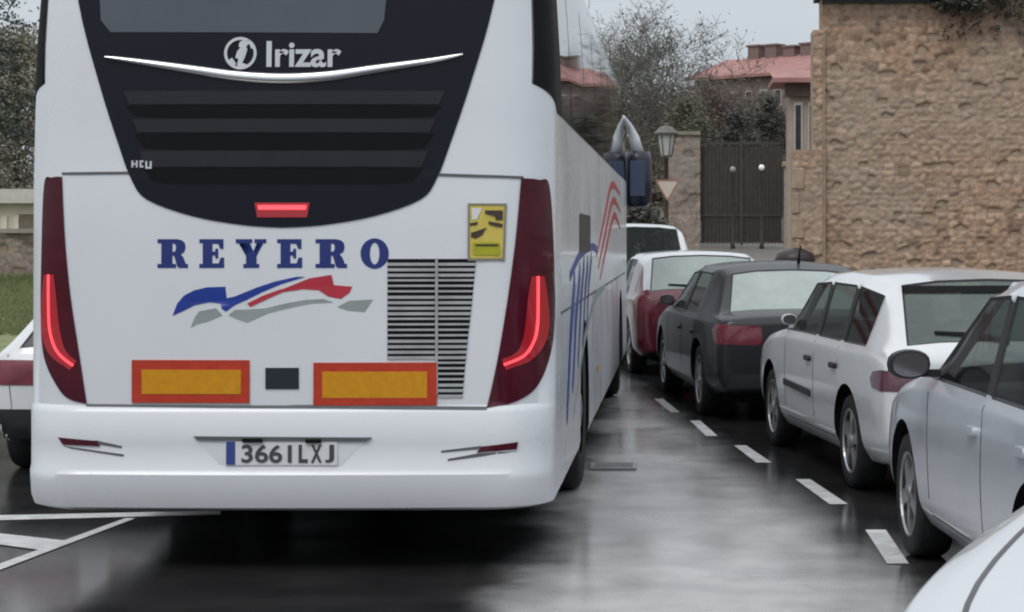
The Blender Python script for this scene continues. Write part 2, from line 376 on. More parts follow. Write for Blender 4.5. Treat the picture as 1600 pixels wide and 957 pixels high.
# ------------------------------------------------------------------ the coach
def build_bus():
    XC = (442-CX)*9.4/FP; Y0, LEN, HW = 9.4, 13.2, 1.275
    bus = thing('coach', 'tall white touring coach seen from behind, black glazed back panel, glowing red tail lamps', 'bus', (XC, Y0, 0))
    # local coordinates: x right, y forward from the rearmost plane, z up
    lev = [(.30,.02,-.05),(.315,-.012,-.01),(.36,-.03,0),(.44,-.045,0),(.475,-.048,0),(.50,-.03,0),(.62,-.028,0),(.765,-.03,0),(.79,-.012,0),(.80,.0,0),(1.2,.0,0),(1.6,.004,0),(1.89,.01,0),(1.905,.012,0),
           (2.2,.02,-.004),(2.5,.035,-.012),(2.8,.055,-.03),(3.1,.085,-.055),(3.3,.12,-.085),(3.42,.2,-.16),(3.48,.34,-.30),(3.50,.6,-.6)]
    def ring(z, dy, dw):
        hw = HW+dw; rr, rf = .30, .42; pts = []
        bul = lambda x: .045*(x/1.2)**2
        nseg = 26
        for k in range(nseg+1):                       # rear face, left to right
            x = -(hw-rr)+2*(hw-rr)*k/nseg; pts.append((x, dy+bul(x)))
        yb = dy+bul(hw-rr)
        for k in range(1, 13):
            a = R(90*k/12); pts.append((hw-rr+rr*math.sin(a), yb+rr*(1-math.cos(a))))
        fy = LEN-(max(0, z-1.0)*.12)
        for k in range(1, 20): pts.append((hw, yb+rr+(fy-rf-yb-rr)*k/20))
        for k in range(0, 9):
            a = R(90*k/8); pts.append((hw-rf+rf*math.cos(a), fy-rf+rf*math.sin(a)))
        half = pts[nseg+1:]
        return pts, [(-x, y) for x, y in reversed(half)]
    vs = []; n = None
    for z, dy, dw in lev:
        a, b = ring(z, dy, dw); r = a+b; n = len(r); vs += [(x, y, z) for x, y in r]
    fs = []
    for i in range(len(lev)-1):
        for k in range(n): fs.append((i*n+k, i*n+(k+1)%n, (i+1)*n+(k+1)%n, (i+1)*n+k))
    fs.append(tuple(reversed(range(n)))); fs.append(tuple((len(lev)-1)*n+k for k in range(n)))
    mb = MB(); mb.add(vs, fs); mb.mi[-2] = 1
    me = mb.mesh('body')
    o = bpy.data.objects.new('body', me); COL.objects.link(o); me.materials.append(WHITE); me.materials.append(BLACKM)
    cut = MB(); AX = (3.2, 10.6)
    for y in AX:
        for sgn in (-1, 1):
            x0, x1 = sorted((sgn*.78, sgn*1.6))
            cut.lathe([(0,x0),(.57,x0),(.57,x1),(0,x1)], 'x', 40, (0, y, .50), 1)
    co = cut.build('cutter', [WHITE, BLACKM])
    bmd = o.modifiers.new('b', 'BOOLEAN'); bmd.object = co; bmd.operation = 'DIFFERENCE'; bmd.solver = 'EXACT'
    nm = evmesh(o); bpy.data.objects.remove(o); bpy.data.objects.remove(co)
    body = mkobj('body', nm, [], bus, True)
    if len(nm.materials) < 2: nm.materials.append(BLACKM)
    body.modifiers.new('es', 'EDGE_SPLIT').split_angle = R(38)
    # reference surface without arches for laying panels on
    bm = bmesh.new(); bm.from_mesh(me); bvh = BVHTree.FromBMesh(bm); bm.free()
    u = lambda px: (px-CX)*9.4/FP-XC
    zz = lambda py: CH-(py-CY)*9.4/FP
    def poly(pts): return [(u(x), zz(y)) for x, y in pts]
    P = lambda name, pts, m, parent=bus, off=.003, **k: patch(name, [fill([poly(pts)])], bvh, 'rear', m, parent, off, **k)
    # black glazed panel
    lft = catmull([(92,-250),(97,-150),(115,0),(150,128),(182,225),(203,280),(228,312),(300,338),(380,352),(441,356)], 4)
    rgt = [(884-x, y) for x, y in reversed(lft[:-1])]
    panel = P('rear_panel', lft+rgt, BLACKG, off=.006, depth=.012)
    P('rear_window', [(140,-215),(146,-60),(152,30),(168,49),(588,51),(598,30),(606,-60),(610,-215)], GLASSREAR, panel, .010)
    sl = []
    for x0, x1, y0, y1 in ((192,690,164,184),(207,678,208,234),(222,660,262,288)):
        sl.append(fill([poly([(x0,y0+2),(x0+60,y0),(x1-60,y0),(x1,y0+2),(x1-16,y1-3),(x1-70,y1),(x0+70,y1),(x0+16,y1-3)])]))
    patch('air_slot', sl, bvh, 'rear', BLACKM, panel, .0085, step=.1)
    SATIN = mat('satin_black_slat', (.017,.018,.025), .38, spec=.3, var=.15)
    rb = []
    for x0, x1, y0, y1 in ((190,694,142,163),(204,680,186,207),(216,668,236,261)):
        rb.append(fill([poly([(x0,y0),(x1,y0),(x1-10,y1),(x0+10,y1)])]))
    patch('slat', rb, bvh, 'rear', SATIN, panel, .012, step=.1, depth=.02)
    # chrome strip: swept rounded bar lying on the panel
    line = catmull([(160,88),(220,97),(300,109),(370,119),(441,123),(512,119),(584,108),(662,96),(722,84)], 6)
    cb = MB(); nn = len(line); vs = []
    for i, (x, y) in enumerate(line):
        t = i/(nn-1); h = .006+.022*math.sin(math.pi*t)**.7
        hit, no, _, _ = bvh.ray_cast(Vector((u(x), -5, zz(y))), Vector((0,1,0)))
        for k in range(9):
            a = math.pi*k/8; vs.append(hit+Vector((0, -.006-.020*math.sin(a), h*math.cos(a))))
    fs = [(i*9+k, i*9+k+1, i*9+10+k, i*9+9+k) for i in range(nn-1) for k in range(8)]
    cb.add(vs, fs); cb.build('chrome_strip', CHROME, bus, True)
    # emblem and maker's lettering
    cxp, cyp, rp = 374, 83, 25.5
    circ = lambda r, n=36, sx=1.0: [(cxp+r*sx*math.cos(2*math.pi*k/n), cyp+r*math.sin(2*math.pi*k/n)) for k in range(n)]
    em = [fill([poly(circ(rp)), poly(circ(rp-4.5))]),
          fill([poly([(369,102),(371,92),(366,90),(369,80),(374,74),(371,72),(373,65),(381,61),(389,62),(392,67),(386,69),(383,73),(385,77),(381,90),(377,98),(385,101),(384,105),(374,106)])]),
          fill([poly([(385,62),(392,66),(396,74),(391,76)])]), fill([poly([(356,94),(361,90),(368,100),(363,103)])])]
    patch('emblem', em, bvh, 'rear', LETTERCHROME, bus, .014, step=0)
    def word(name, txt, x0, x1, y_base, y_cap, m, bold=0, parent=bus, off=.014, capf=.73):
        vs, fs = font_fill(txt, 1.0, bold)
        xs = [v.x for v in vs]; ys_ = [v.y for v in vs]; a, b, c, d = min(xs), max(xs), min(ys_), max(ys_)
        q = [Vector((u(x0+(v.x-a)/(b-a)*(x1-x0)), zz(y_base+(v.y-c)/(d-c)*(y_cap-y_base)), 0)) for v in vs]
        return patch(name, [(q, fs)], bvh, 'rear', m, parent, off, step=0)
    word('maker_lettering', 'Irizar', 415, 532, 105, 64, LETTERCHROME, .022)
    bars = [(204,251,207,262),(207,255,210,258),(211,251,214,262),(217,251,220,262),(220,251,223,254),(220,259,223,262),(226,252,229,264),(229,261,233,264),(233,252,236,264)]
    patch('small_badge', [rectl(u(a_), zz(d_), u(c_), zz(b_)) for a_, b_, c_, d_ in bars], bvh, 'rear', LETTERCHROME, bus, .014, step=0)
    # brake lamp
    bl = P('brake_light', [(398,317),(484,317),(480,340),(402,340)], LEDDIM, off=.012, depth=.01)
    P('light_strip', [(403,321),(479,321),(478,328),(404,328)], LEDRED, bl, .014)
    # tail lamps
    rl = catmull([(812,278),(838,280),(853,290),(859,400),(860,500),(854,560),(835,608),(802,630),(760,638)], 5)+catmull([(760,638),(775,570),(790,480),(803,380),(812,278)], 4)[1:-1]
    ll = [(x2, y) for x2, y in catmull([(92,276),(74,277),(59,288),(54,400),(53,500),(60,560),(84,604),(104,624),(133,632)], 5)]+catmull([(133,632),(122,560),(108,470),(98,380),(92,276)], 4)[1:-1]
    for lens, strip, wide in ((rl, [(836,433),(836,470),(835,512),(829,538),(815,558),(786,571)], 0), (ll, [(70,430),(70,470),(72,512),(79,538),(91,556),(112,572)], 1)):
        tl = P('tail_light', lens, DREDL, off=.006, step=.03, depth=.012)
        sp = poly(catmull(strip, 6))
        patch('light_glow', [band(sp, [.055+.05*math.sin(math.pi*min(1, i/len(sp)*1.15)) for i in range(len(sp))])], bvh, 'rear', LEDDIM, tl, .009, step=.05, depth=.004)
        patch('light_strip', [band(sp, .012)], bvh, 'rear', LEDRED, tl, .012, step=.05)
    # panel gaps
    for nm_, pts, wd in (('panel_seam', [(92,271),(206,270)], .012), ('panel_seam', [(684,273),(815,277)], .012), ('panel_seam', [(133,634),(300,635),(500,636),(760,639)], .012)):
        patch(nm_, [band(poly(pts), wd)], bvh, 'rear', SEAM, bus, .0055, step=.05, depth=.008)
    # company lettering, slab serif outlines in a 0..1 box
    def E_(): return [[(0,0),(.95,0),(.95,.36),(.82,.36),(.74,.16),(.5,.16),(.5,.43),(.6,.43),(.62,.33),(.72,.33),(.72,.67),(.62,.67),(.6,.57),(.5,.57),(.5,.84),(.72,.84),(.8,.66),(.92,.66),(.92,1),(0,1),(0,.86),(.13,.86),(.13,.14),(0,.14)]]
    def R_(): return [[(0,0),(.62,0),(.62,.14),(.5,.14),(.5,.43),(.56,.42),(.66,.06),(.72,0),(1.02,0),(1.02,.14),(.95,.14),(.86,.38),(.78,.47),(.9,.56),(.94,.7),(.92,.86),(.82,.96),(.66,1),(0,1),(0,.86),(.13,.86),(.13,.14),(0,.14)],
                       [(.5,.56),(.5,.85),(.58,.84),(.62,.78),(.62,.64),(.58,.57)]]
    def Y_(): return [[(.24,0),(.78,0),(.78,.14),(.69,.14),(.69,.42),(.92,.86),(1.02,.86),(1.02,1),(.62,1),(.62,.86),(.7,.86),(.58,.58),(.46,.86),(.54,.86),(.54,1),(-.02,1),(-.02,.86),(.08,.86),(.33,.42),(.33,.14),(.24,.14)]]
    def O_():
        e = lambda rx, ry: [(.5+rx*math.cos(2*math.pi*k/28), .5+ry*math.sin(2*math.pi*k/28)) for k in range(28)]
        return [e(.5,.53), e(.17,.38)]
    ws = []
    for lt, x0, x1 in ((R_,245,292),(E_,311,352),(Y_,369,415),(E_,433,474),(R_,493,541),(O_,563,607)):
        lp = lt(); ws.append(fill([poly([(x0+a*(x1-x0), 419-b*45) for a, b in l]) for l in lp]))
    patch('company_lettering', ws, bvh, 'rear', NAVY, bus, .0025, step=0, depth=.002)
    q = lambda pts: [(230+x/4.1, 360+y/4.1) for x, y in pts]
    P('brush_stroke', q([(160,548),(190,470),(235,418),(300,385),(380,366),(500,362),(508,436),(560,425),(700,368),(820,328),(960,298),(1010,300),(860,345),(740,395),(640,445),(560,480),(505,522),(478,505),(470,470),(400,462),(300,482),(220,522)]), BLUE, off=.0025, depth=.002, step=0)
    P('brush_stroke', q([(800,408),(880,372),(960,340),(1040,308),(1180,286),(1195,352),(1312,362),(1296,400),(1240,440),(1160,425),(1100,385),(1000,378),(900,392)]), REDV, off=.0028, depth=.002, step=0)
    P('brush_stroke', q([(640,470),(740,420),(850,380),(960,358),(860,400),(760,445),(660,492)]), REDV, off=.0032, depth=.002, step=0)
    for pts in ([(278,625),(300,565),(330,520),(440,500),(480,545),(400,580),(310,605)], [(520,545),(560,510),(640,508),(760,500),(900,466),(1020,446),(1130,440),(1190,462),(1050,470),(900,500),(780,530),(640,592),(590,575)], [(1218,492),(1290,452),(1445,445),(1392,524),(1290,515)]):
        P('brush_stroke', q(pts), GREYV, off=.0021, depth=.0018, step=0)
    # engine grille
    g = P('engine_grille', [(605,405),(743,405),(736,480),(727,560),(722,620),(680,620),(680,562),(605,562)], BLACKM, off=.002)
    slats = []
    rg = random.Random(3)
    k = 411
    while k < 618:
        xr = 743-(k-405)*.098; x0 = 605 if k < 558 else 684
        hh = 3.2 if (k//33) % 2 else 4.6
        for a, b in ((x0, 679), (684, xr)):
            if b-a > 10: slats.append(fill([poly([(a,k),(b,k),(b,k+hh),(a,k+hh)])]))
        k += 8.6
    slats.append(fill([poly([(679.5,404),(683.5,404),(683.5,618),(679.5,618)])]))
    GRS = mat('grille_slat_grey', (.36,.37,.38), .4, var=.2)
    patch('grille_slats', slats, bvh, 'rear', GRS, g, .007, step=0, depth=.004)
    # yellow and red marker boards
    for a, b in (((205,563,390,630),(221,578,377,616)), ((490,567,682,635),(504,581,667,622))):
        pl = P('marker_board', [(a[0],a[1]),(a[2],a[1]),(a[2],a[3]),(a[0],a[3])], REFRED, off=.008, depth=.01, step=.12)
        P('amber_panel', [(b[0],b[1]),(b[2],b[1]),(b[2],b[3]),(b[0],b[3])], AMBER, pl, .0105, step=.12)
    P('hatch_handle', [(415,575),(467,575),(467,608),(415,608)], mat('hatch_handle_dark', (.012,.018,.026), .3, var=.2), off=.006)
    # warning sticker: yellow card with dark picture shapes
    st = P('warning_sticker', [(731,319),(789,319),(786,406),(731,406)], STICKY, off=.006, depth=.004, step=0)
    P('sticker_ground', [(738,379),(780,379),(779,399),(738,399)], STICKG, st, .008, step=0)
    P('sticker_picture', [(757,329),(784,329),(784,344),(774,344),(772,338),(757,334)], STICKB, st, .008, step=0)
    P('sticker_picture', [(735,371),(735,364),(748,360),(759,356),(752,368),(742,373)], STICKB, st, .008, step=0)
    P('sticker_picture', [(762,346),(784,350),(783,356),(774,354),(763,351)], STICKB, st, .008, step=0)
    P('sticker_picture', [(736,326),(752,325),(750,331),(744,343),(737,344)], PLATEW, st, .0078, step=0)
    P('sticker_picture', [(742,382),(777,382),(777,385),(742,385)], STICKB, st, .0095, step=0)
    P('sticker_picture', [(733,349),(746,347),(744,352),(733,353)], STICKB, st, .008, step=0)
    fr = [poly([(730,318),(790,318),(787,408),(730,408)]), poly([(733,321),(787,321),(784,404),(733,404)])]
    patch('sticker_frame', [fill(fr)], bvh, 'rear', mat('sticker_frame_grey', (.2,.19,.15), .5, var=.1), st, .009, step=0)
    # bumper: number plate under a lip, reflectors in slanted grooves
    rec = patch('plate_recess', [fill([poly([(305,683),(582,684),(560,700),(535,727),(345,725),(322,700)])])], bvh, 'rear', WHITE, bus, .001, depth=.001)
    P('lamp_lip', [(305,681),(582,683),(574,689),(312,687)], SEAM, off=.012, depth=.014)
    P('plate_lamp', [(382,684),(413,684),(413,690),(382,690)], BLACKM, off=.022, depth=.012, step=0)
    P('plate_lamp', [(480,685),(504,685),(504,691),(480,691)], BLACKM, off=.022, depth=.012, step=0)
    np_ = P('number_plate', [(355,688),(529,688),(529,726),(355,726)], PLATEW, off=.008, depth=.008, step=0)
    P('country_band', [(356,689),(370,689),(370,725),(356,725)], PLATEBLUE, np_, .010, step=0)
    word('plate_digits', '3661', 380, 458, 722, 694, PLATEINK, .018, np_, .0105)
    for ch_, a_, b_ in (('L',469,483),('X',488,505),('J',510,524)): word('plate_letter', ch_, a_, b_, 722, 694, PLATEINK, .03, np_, .0105)
    for pts, gr in (([(90,684),(152,689),(157,697),(98,695)], [[(98,697),(195,710),(193,713),(110,701)],[(150,688),(192,697),(190,700),(152,694)]]),
                    ([(808,692),(752,698),(745,707),(806,703)], [[(806,706),(700,720),(700,717),(745,709)],[(752,697),(690,704),(690,707),(748,702)]])):
        P('bumper_reflector', pts, DREDL, off=.008, step=.1)
        patch('bumper_groove', [fill([poly(g_)]) for g_ in gr], bvh, 'rear', SEAM, bus, .003, step=.1, depth=.003)
    # sides: flush dark glazing with the slanted rear end
    yv = lambda px: (.615*FP/(CX-px))-Y0
    for side, sg in (('right', 1), ('left', -1)):
        gl = patch('side_window', [fill([[(.137,2.335),(.15,2.5),(.178,2.8),(.215,3.1),(.29,3.36),(12.35,3.36),(12.75,2.21),(.43,2.21)]])], bvh, side, GLASSDK, bus, .004, step=.05, depth=.006)
        patch('glass_mask', [fill([[(.142,2.335),(.155,2.5),(.183,2.8),(.22,3.1),(.295,3.35),(.74,3.35),(.74,2.215),(.44,2.215)]])], bvh, side, BLACKM, gl, .0065, step=.05, depth=.002)  # matt black laid over the glass end to hide its sky reflection
        for k in range(7):
            y = 1.7+1.62*k
            patch('window_joint', [band([(y,2.215),(y,3.355)], .018)], bvh, side, BLACKM, gl, .005, step=.2, depth=.002)
        for y in (1.95, 4.35, 5.6, 6.85, 8.1, 9.5):
            patch('hatch_seam', [band([(y,.34),(y,1.2)], .014)], bvh, side, SEAM, bus, .002, step=0, depth=.003)
        patch('hatch_seam', [band([(.7,1.21),(12.2,1.21)], .014)], bvh, side, SEAM, bus, .002, step=.5, depth=.003)
        for y0, z0, y1, z1, wd in ((1.2,.62,2.0,1.36,.17),(1.75,.74,2.6,1.40,.14),(2.35,.84,3.1,1.44,.13),(2.9,.92,3.6,1.44,.12),(3.4,1.0,4.1,1.46,.10)):
            patch('side_stripe', [band([(y0,z0),((y0+y1)/2-.05,(z0+z1)/2+.06),(y1,z1)], [wd*.5,wd,wd*.8])], bvh, side, NAVY if y0 > 2 else BLUE, bus, .003, step=.1, depth=.002)
        patch('side_stripe', [band(catmull([(1.5,1.38),(2.6,1.49),(4.2,1.53),(5.0,1.50)], 6), .05)], bvh, side, BLUE, bus, .0035, step=.1, depth=.002)
        for k in range(3):
            patch('side_stripe', [band(catmull([(4.9+.3*k,1.46-.09*k),(6.2+.3*k,1.72-.10*k),(8.0+.3*k,2.05-.13*k),(10.4,2.02-.17*k)], 6), [.02+.055*math.sin(math.pi*i/18) for i in range(19)])], bvh, side, REDV, bus, .003, step=.1, depth=.002)
        patch('side_stripe', [band(catmull([(1.9,.60),(3.0,.92),(4.6,1.16),(6.4,1.2)], 6), [.03+.05*math.sin(math.pi*i/18) for i in range(19)])], bvh, side, GREYV, bus, .0025, step=.1, depth=.002)
        patch('side_vent', [fill([rrect(2.5,1.5,3.9,1.74,.04)])], bvh, side, DARKTRIM, bus, .004, step=.2)
        patch('marker_lamp', [rectl(4.9,.62,5.02,.67)], bvh, side, AMBER, bus, .008, step=0)
    patch('windscreen', [fill([[(-1.12,.95),(1.12,.95),(1.1,3.2),(-1.1,3.2)]])], bvh, 'front', GLASSDK, bus, .004, step=.06)
    # wheels
    for y in AX:
        for sg in (-1, 1):
            wb = MB(); x = sg*1.10
            wb.lathe([(.28,-.15),(.44,-.16),(.485,-.14),(.50,-.09),(.50,.09),(.485,.14),(.44,.16),(.28,.15)], 'x', 40, (x, y, .50))
            wh = wb.build('wheel', RUBBER, bus, True)
            rb_ = MB(); s_ = sg
            rb_.lathe([(.29,.13*s_),(.275,.10*s_),(.25,.06*s_),(.16,.04*s_),(.13,.12*s_),(.10,.15*s_),(0,.16*s_)], 'x', 28, (x, y, .50))
            for k in range(10):
                a = 2*math.pi*k/10; rb_.lathe([(.0,.055*s_),(.016,.055*s_),(.016,.09*s_),(0,.09*s_)][::-1], 'x', 6, (x, y+.2*math.cos(a), .5+.2*math.sin(a)))
            rb_.build('rim', STEELRIM, wh, True)
    fl_ = MB(); fl_.box((-1.12,2.5,.12),(1.12,2.525,.315)); fl_.build('light_curtain', RUBBER, bus, bevel=.008)  # unseen rubber curtain, added to block light passing beneath the coach
    fl_ = MB(); fl_.box((-.7,.9,.22),(.7,2.3,.315)); fl_.build('engine_sump', BLACKM, bus, bevel=.02)
    # mirror on the far front corner: white arm and cover, dark housing
    yA = 22.55-Y0; X = lambda x: x-XC
    mr = MB(); mr.tube([(X(-.82), yA-.7, 2.96), (X(-.66), yA-.1, 2.94), (X(-.60), yA+.04, 2.86), (X(-.54), yA+.10, 2.72), (X(-.50), yA+.12, 2.55)], [.025,.03,.04,.06,.075], 14)
    arm = mr.build('mirror_arm', WHITE, bus, True)
    mh = MB(); mh.lathe([(0,-.34),(.12,-.34),(.155,-.28),(.165,-.05),(.16,.2),(.135,.29),(0,.30)], 'z', 20, (0,0,0))
    mh.v = [(X(-.50)+p[0], yA+.12+p[1]*.75, 2.28+p[2]) for p in mh.v]
    hs_ = mh.build('mirror_housing', mat('mirror_housing_blue_black', (.010,.013,.028), .3, coat=.3, var=.2), bus, True)
    mg = MB(); mg.box((X(-.50)-.085, yA-.014, 2.06), (X(-.50)+.085, yA-.006, 2.46)); mg.build('mirror_glass', mat('mirror_glass_blue', (.07,.09,.15), .2, metal=.4), hs_, bevel=.02)
    # roof unit and underfloor
    rf = MB(); rf.box((-.85,3.2,3.48),(.85,5.6,3.66)); rf.build('roof_unit', WHITE, bus, bevel=.05)
    for y in AX:
        ax = MB(); ax.tube([(-.85,y,.5),(.85,y,.5)], .09, 12); ax.build('axle', BLACKM, bus, True)
    return bus
build_bus()

# ------------------------------------------------------------------ cars
def wheel_meshes(rad, tw, style):
    t = MB(); r = rad
    t.lathe([(r*.66,-tw*.46),(r*.8,-tw*.52),(r*.95,-tw*.48),(r,-tw*.36),(r,tw*.36),(r*.95,tw*.48),(r*.8,tw*.52),(r*.66,tw*.46)], 'x', 40)
    tm = t.mesh('wheel')
    for p in tm.polygons: p.use_smooth = True
    d = MB(); q = tw*.44                                    # outer side is -x (left wheel)
    d.lathe([(r*.68,-q),(r*.655,-q-.006),(r*.63,-q+.004),(r*.60,-q+.05),(0,-q+.06)], 'x', 40, mi=1)
    ns = 5 if style == 'alloy' else 9
    for k in range(ns):
        a = 2*math.pi*k/ns+.3; ca, sa = math.cos(a), math.sin(a); pa, qa = -sa, ca
        w0, w1 = (r*.10, r*.17) if style == 'alloy' else (r*.10, r*.15)
        pr = []
        for rr_, ww, xx in ((r*.10, w0, -q-.004), (r*.40, w0, -q-.002), (r*.635, w1, -q+.004)):
            for s in (-1, 1):
                for dx in (0, .03): pr.append((xx+dx, rr_*ca+pa*ww*s, rr_*sa+qa*ww*s))
        fs = []
        for i in (0, 4): fs += [(i, i+2, i+6, i+4), (i+1, i+5, i+7, i+3), (i, i+4, i+5, i+1), (i+2, i+3, i+7, i+6)]
        d.add(pr, fs, 0)
    d.lathe([(r*.17,-q+.02),(r*.16,-q-.012),(r*.05,-q-.02),(0,-q-.02)], 'x', 20, mi=0)
    d.lathe([(r*.69,-q+.01),(r*.685,-q-.008),(r*.65,-q-.009),(r*.63,-q+.006)], 'x', 40, mi=0)
    dm = d.mesh('rim'); dm.materials.append(RIMM); dm.materials.append(DARKTRIM); tm.materials.append(RUBBER)
    return tm, dm
WHEELS = {}

def build_car(name, label, c, fl, heading, zbase=0, group=None):
    """c: dictionary of dimensions. fl: ground point of the outer face of the front left wheel; heading in degrees, clockwise from +Y"""
    w, LF, LR, wb = c['w'], c['LF'], c['LR'], c['wb']; zb = .19
    rz = -R(heading)
    off = Matrix.Rotation(rz, 3, 'Z') @ Vector((-(w-.03), 0, 0))
    root = thing(name, label, c['cat'], (fl[0]-off.x, fl[1]-off.y, zbase), rz, group)
    bz, rf_ = c['belt'], c['roof']; tb = c.get('tumble', .17); tail = -wb-LR
    def st(y, k, zlo, hood=None, roof=None, belt=None, tmb=None):
        W = w*k; bl = belt if belt is not None else bz
        if roof is None:
            h = hood; bl = min(bl, h-.02)
            p = [(0,zlo),(W-.10,zlo),(W-.02,zlo+.12),(W,(zlo+bl)*.53),(W-.02,bl-.045),(W-.05,bl),(W-.11,h+.0),(W-.19,h+.012),(W*.5,h+.03),(0,h+.036)]
        else:
            t_ = tb if tmb is None else tmb
            p = [(0,zlo),(W-.10,zlo),(W-.02,zlo+.12),(W,(zlo+bl)*.53),(W-.015,bl-.05),(W-.04,bl),(W-t_,roof-.085),(W-t_-.10,roof-.02),((W-t_)*.5,roof+.008),(0,roof+.018)]
        return [(x, y, z) for x, z in p]
    hf, hc = c['hood_f'], c['cowl_z']
    dz = c['deck_z']
    sts = [st(LF, .80, .33, hf-.07, belt=hf-.16), st(LF-.06, .90, .26, hf-.02, belt=hf-.06), st(LF-.28, .97, .22, hf+.03), st(LF*.35, .995, zb, (hf+hc)/2+.02), st(c['cowl'], 1, zb, hc)]
    iC = len(sts)-1
    sts += [st(c['rf'], 1, zb, roof=rf_-.02)]; iRF = len(sts)-1
    sts += [st(c['bp']+.045, 1, zb, roof=rf_), st(c['bp']-.045, 1, zb, roof=rf_)]; iB = len(sts)-2
    sts += [st(c['cp']+.05, 1, zb, roof=rf_-.005), st(c['cp']-.05, 1, zb, roof=rf_-.008)]; iCp = len(sts)-2
    sts += [st(c['rr'], .985, zb, roof=rf_-c.get('rdrop', .03), tmb=tb+.01)]; iRR = len(sts)-1
    sts += [st(c['deck'], .965, zb+.03, dz)]; iD = len(sts)-1
    if c['type'] == 'sedan': sts += [st(tail+.14, .94, zb+.05, dz-.02)]
    sts += [st(tail+.05, .93, zb+.07, dz-.05, belt=dz-.09)]
    sts += [st(tail, .86, zb+.12, dz-.11, belt=dz-.20)]
    NP = 10
    bm = bmesh.new(); cr = bm.edges.layers.float.new('crease_edge'); cv = bm.verts.layers.float.new('crease_vert')
    VL, VR = [], []
    for ring in sts:
        l = [bm.verts.new(( x, y, z)) for x, y, z in ring]
        r = [l[0]]+[bm.verts.new((-x, y, z)) for x, y, z in ring[1:-1]]+[l[-1]]
        VL.append(l); VR.append(r)
    groups = {}
    def put(vs, mi, g=None):
        vs = [v for i, v in enumerate(vs) if v not in vs[:i]]
        f = bm.faces.new(vs); f.material_index = mi; f.smooth = True
        if g: groups.setdefault(g, []).append(f)
    quarter = c.get('quarter', False)
    for i in range(len(sts)-1):
        for j in range(NP-1):
            g = None; mi = 0
            if i == iC and j >= 7: g, mi = 'windscreen', 2
            elif i == iRR and j >= 7: g, mi = 'rear_window', 3
            elif j == 5 and i in (iC, iRF): g, mi = 'front', 4
            elif j == 5 and i == iB+1: g, mi = 'mid', 4
            elif j == 5 and i == iCp+1 and quarter: g, mi = 'quarter', 4
            elif j == 0: mi = 1
            elif j == 5 and (i == iB or (i == iCp and quarter)): mi = 1
            elif c.get('sheen_roof') and i >= iC and i <= iRR and j >= 6: mi = 5
            for side, V in (('L', VL), ('R', VR)):
                gg = g if g in (None, 'windscreen', 'rear_window') else g+side
                put([V[i][j], V[i][j+1], V[i+1][j+1], V[i+1][j]], mi, gg)
    for V1, V2 in ((VL[0], VR[0]), (VL[-1], VR[-1])):
        for j in range(NP-1): put([V1[j], V1[j+1], V2[j+1], V2[j]], 0)
    for i in range(len(sts)-1):
        for V in (VL, VR):
            for j, val in ((1,.5),(2,.3),(4,.55),(5,.5),(6,.35),(7,.35)):
                e = bm.edges.get((V[i][j], V[i+1][j]))
                if e: e[cr] = val
    for k in (1, len(sts)-2):
        for V in (VL, VR):
            for j in range(NP-1):
                e = bm.edges.get((V[k][j], V[k][j+1]))
                if e: e[cr] = .35
    for V in (VL, VR):
        for j in range(1, NP-1):
            for k, val in ((iD, .5 if c['type'] != 'hatch' else .35), (iRR, .45), (iC, .4), (iRF, .3)):
                if j >= 5:
                    e = bm.edges.get((V[k][j], V[k][j+1]))
                    if e: e[cr] = val
    bmesh.ops.recalc_face_normals(bm, faces=bm.faces)
    for g, fl_ in groups.items():
        for v in {v for f in fl_ for v in f.verts}:
            if sum(1 for f in v.link_faces if f in fl_) == 1: v[cv] = .97
        r = bmesh.ops.inset_region(bm, faces=fl_, thickness=.015, depth=-.008, use_even_offset=True)
        for f in r['faces']: f.material_index = 1
        es = {e for f in fl_ for e in f.edges}
        for e in es:
            if any(f.material_index == 1 for f in e.link_faces): e[cr] = 1
        for v in {v for f in fl_ for v in f.verts}:
            if sum(1 for f in v.link_faces if f in fl_) == 1: v[cv] = 1
        for f in r['faces']:
            for e in f.edges:
                e[cr] = 1
    me = bpy.data.meshes.new('cage'); bm.to_mesh(me); bm.free()
    mats = [c['paint'], DARKTRIM, GLASSCAR, c.get('rear_glass', GLASSCAR), GLASSCAR, c.get('sheen_paint', c['paint']), BLACKM]
    for m in mats: me.materials.append(m)
    cage = bpy.data.objects.new('cage', me); COL.objects.link(cage)
    md = cage.modifiers.new('s', 'SUBSURF'); md.levels = 3; md.render_levels = 3
    full = evmesh(cage)
    bmf = bmesh.new(); bmf.from_mesh(full); bvh = BVHTree.FromBMesh(bmf); bmf.free()
    wr = c.get('wr', .31); ax_in = c.get('rear_in', 0)
    cut = MB()
    for y in (0, -wb):
        for s in (-1, 1):
            x0, x1 = sorted((s*(w-.30), s*(w+.3)))
            cut.lathe([(0,x0),(wr+.055,x0),(wr+.055,x1),(0,x1)], 'x', 40, (0, y, wr+.01), 6)
    co = cut.build('cutter', mats)
    bmd = cage.modifiers.new('b', 'BOOLEAN'); bmd.object = co; bmd.operation = 'DIFFERENCE'; bmd.solver = 'EXACT'
    res = evmesh(cage)
    bpy.data.objects.remove(cage); bpy.data.objects.remove(co)
    # split off the glazing
    def grab(ids, islands=False):
        b = bmesh.new(); b.from_mesh(res)
        bmesh.ops.delete(b, geom=[f for f in b.faces if f.material_index not in ids], context='FACES')
        return b
    outp = []
    b = grab({0, 1, 5, 6}); m_ = bpy.data.meshes.new('body'); b.to_mesh(m_); b.free()
    body = mkobj('body', m_, mats, root); body.modifiers.new('es', 'EDGE_SPLIT').split_angle = R(44)
    for mi, nm_ in ((2, 'windscreen'), (3, 'rear_window')):
        b = grab({mi}); m_ = bpy.data.meshes.new(nm_)
        for f in b.faces: f.material_index = 0
        b.to_mesh(m_); b.free(); mkobj(nm_, m_, mats[mi], root)
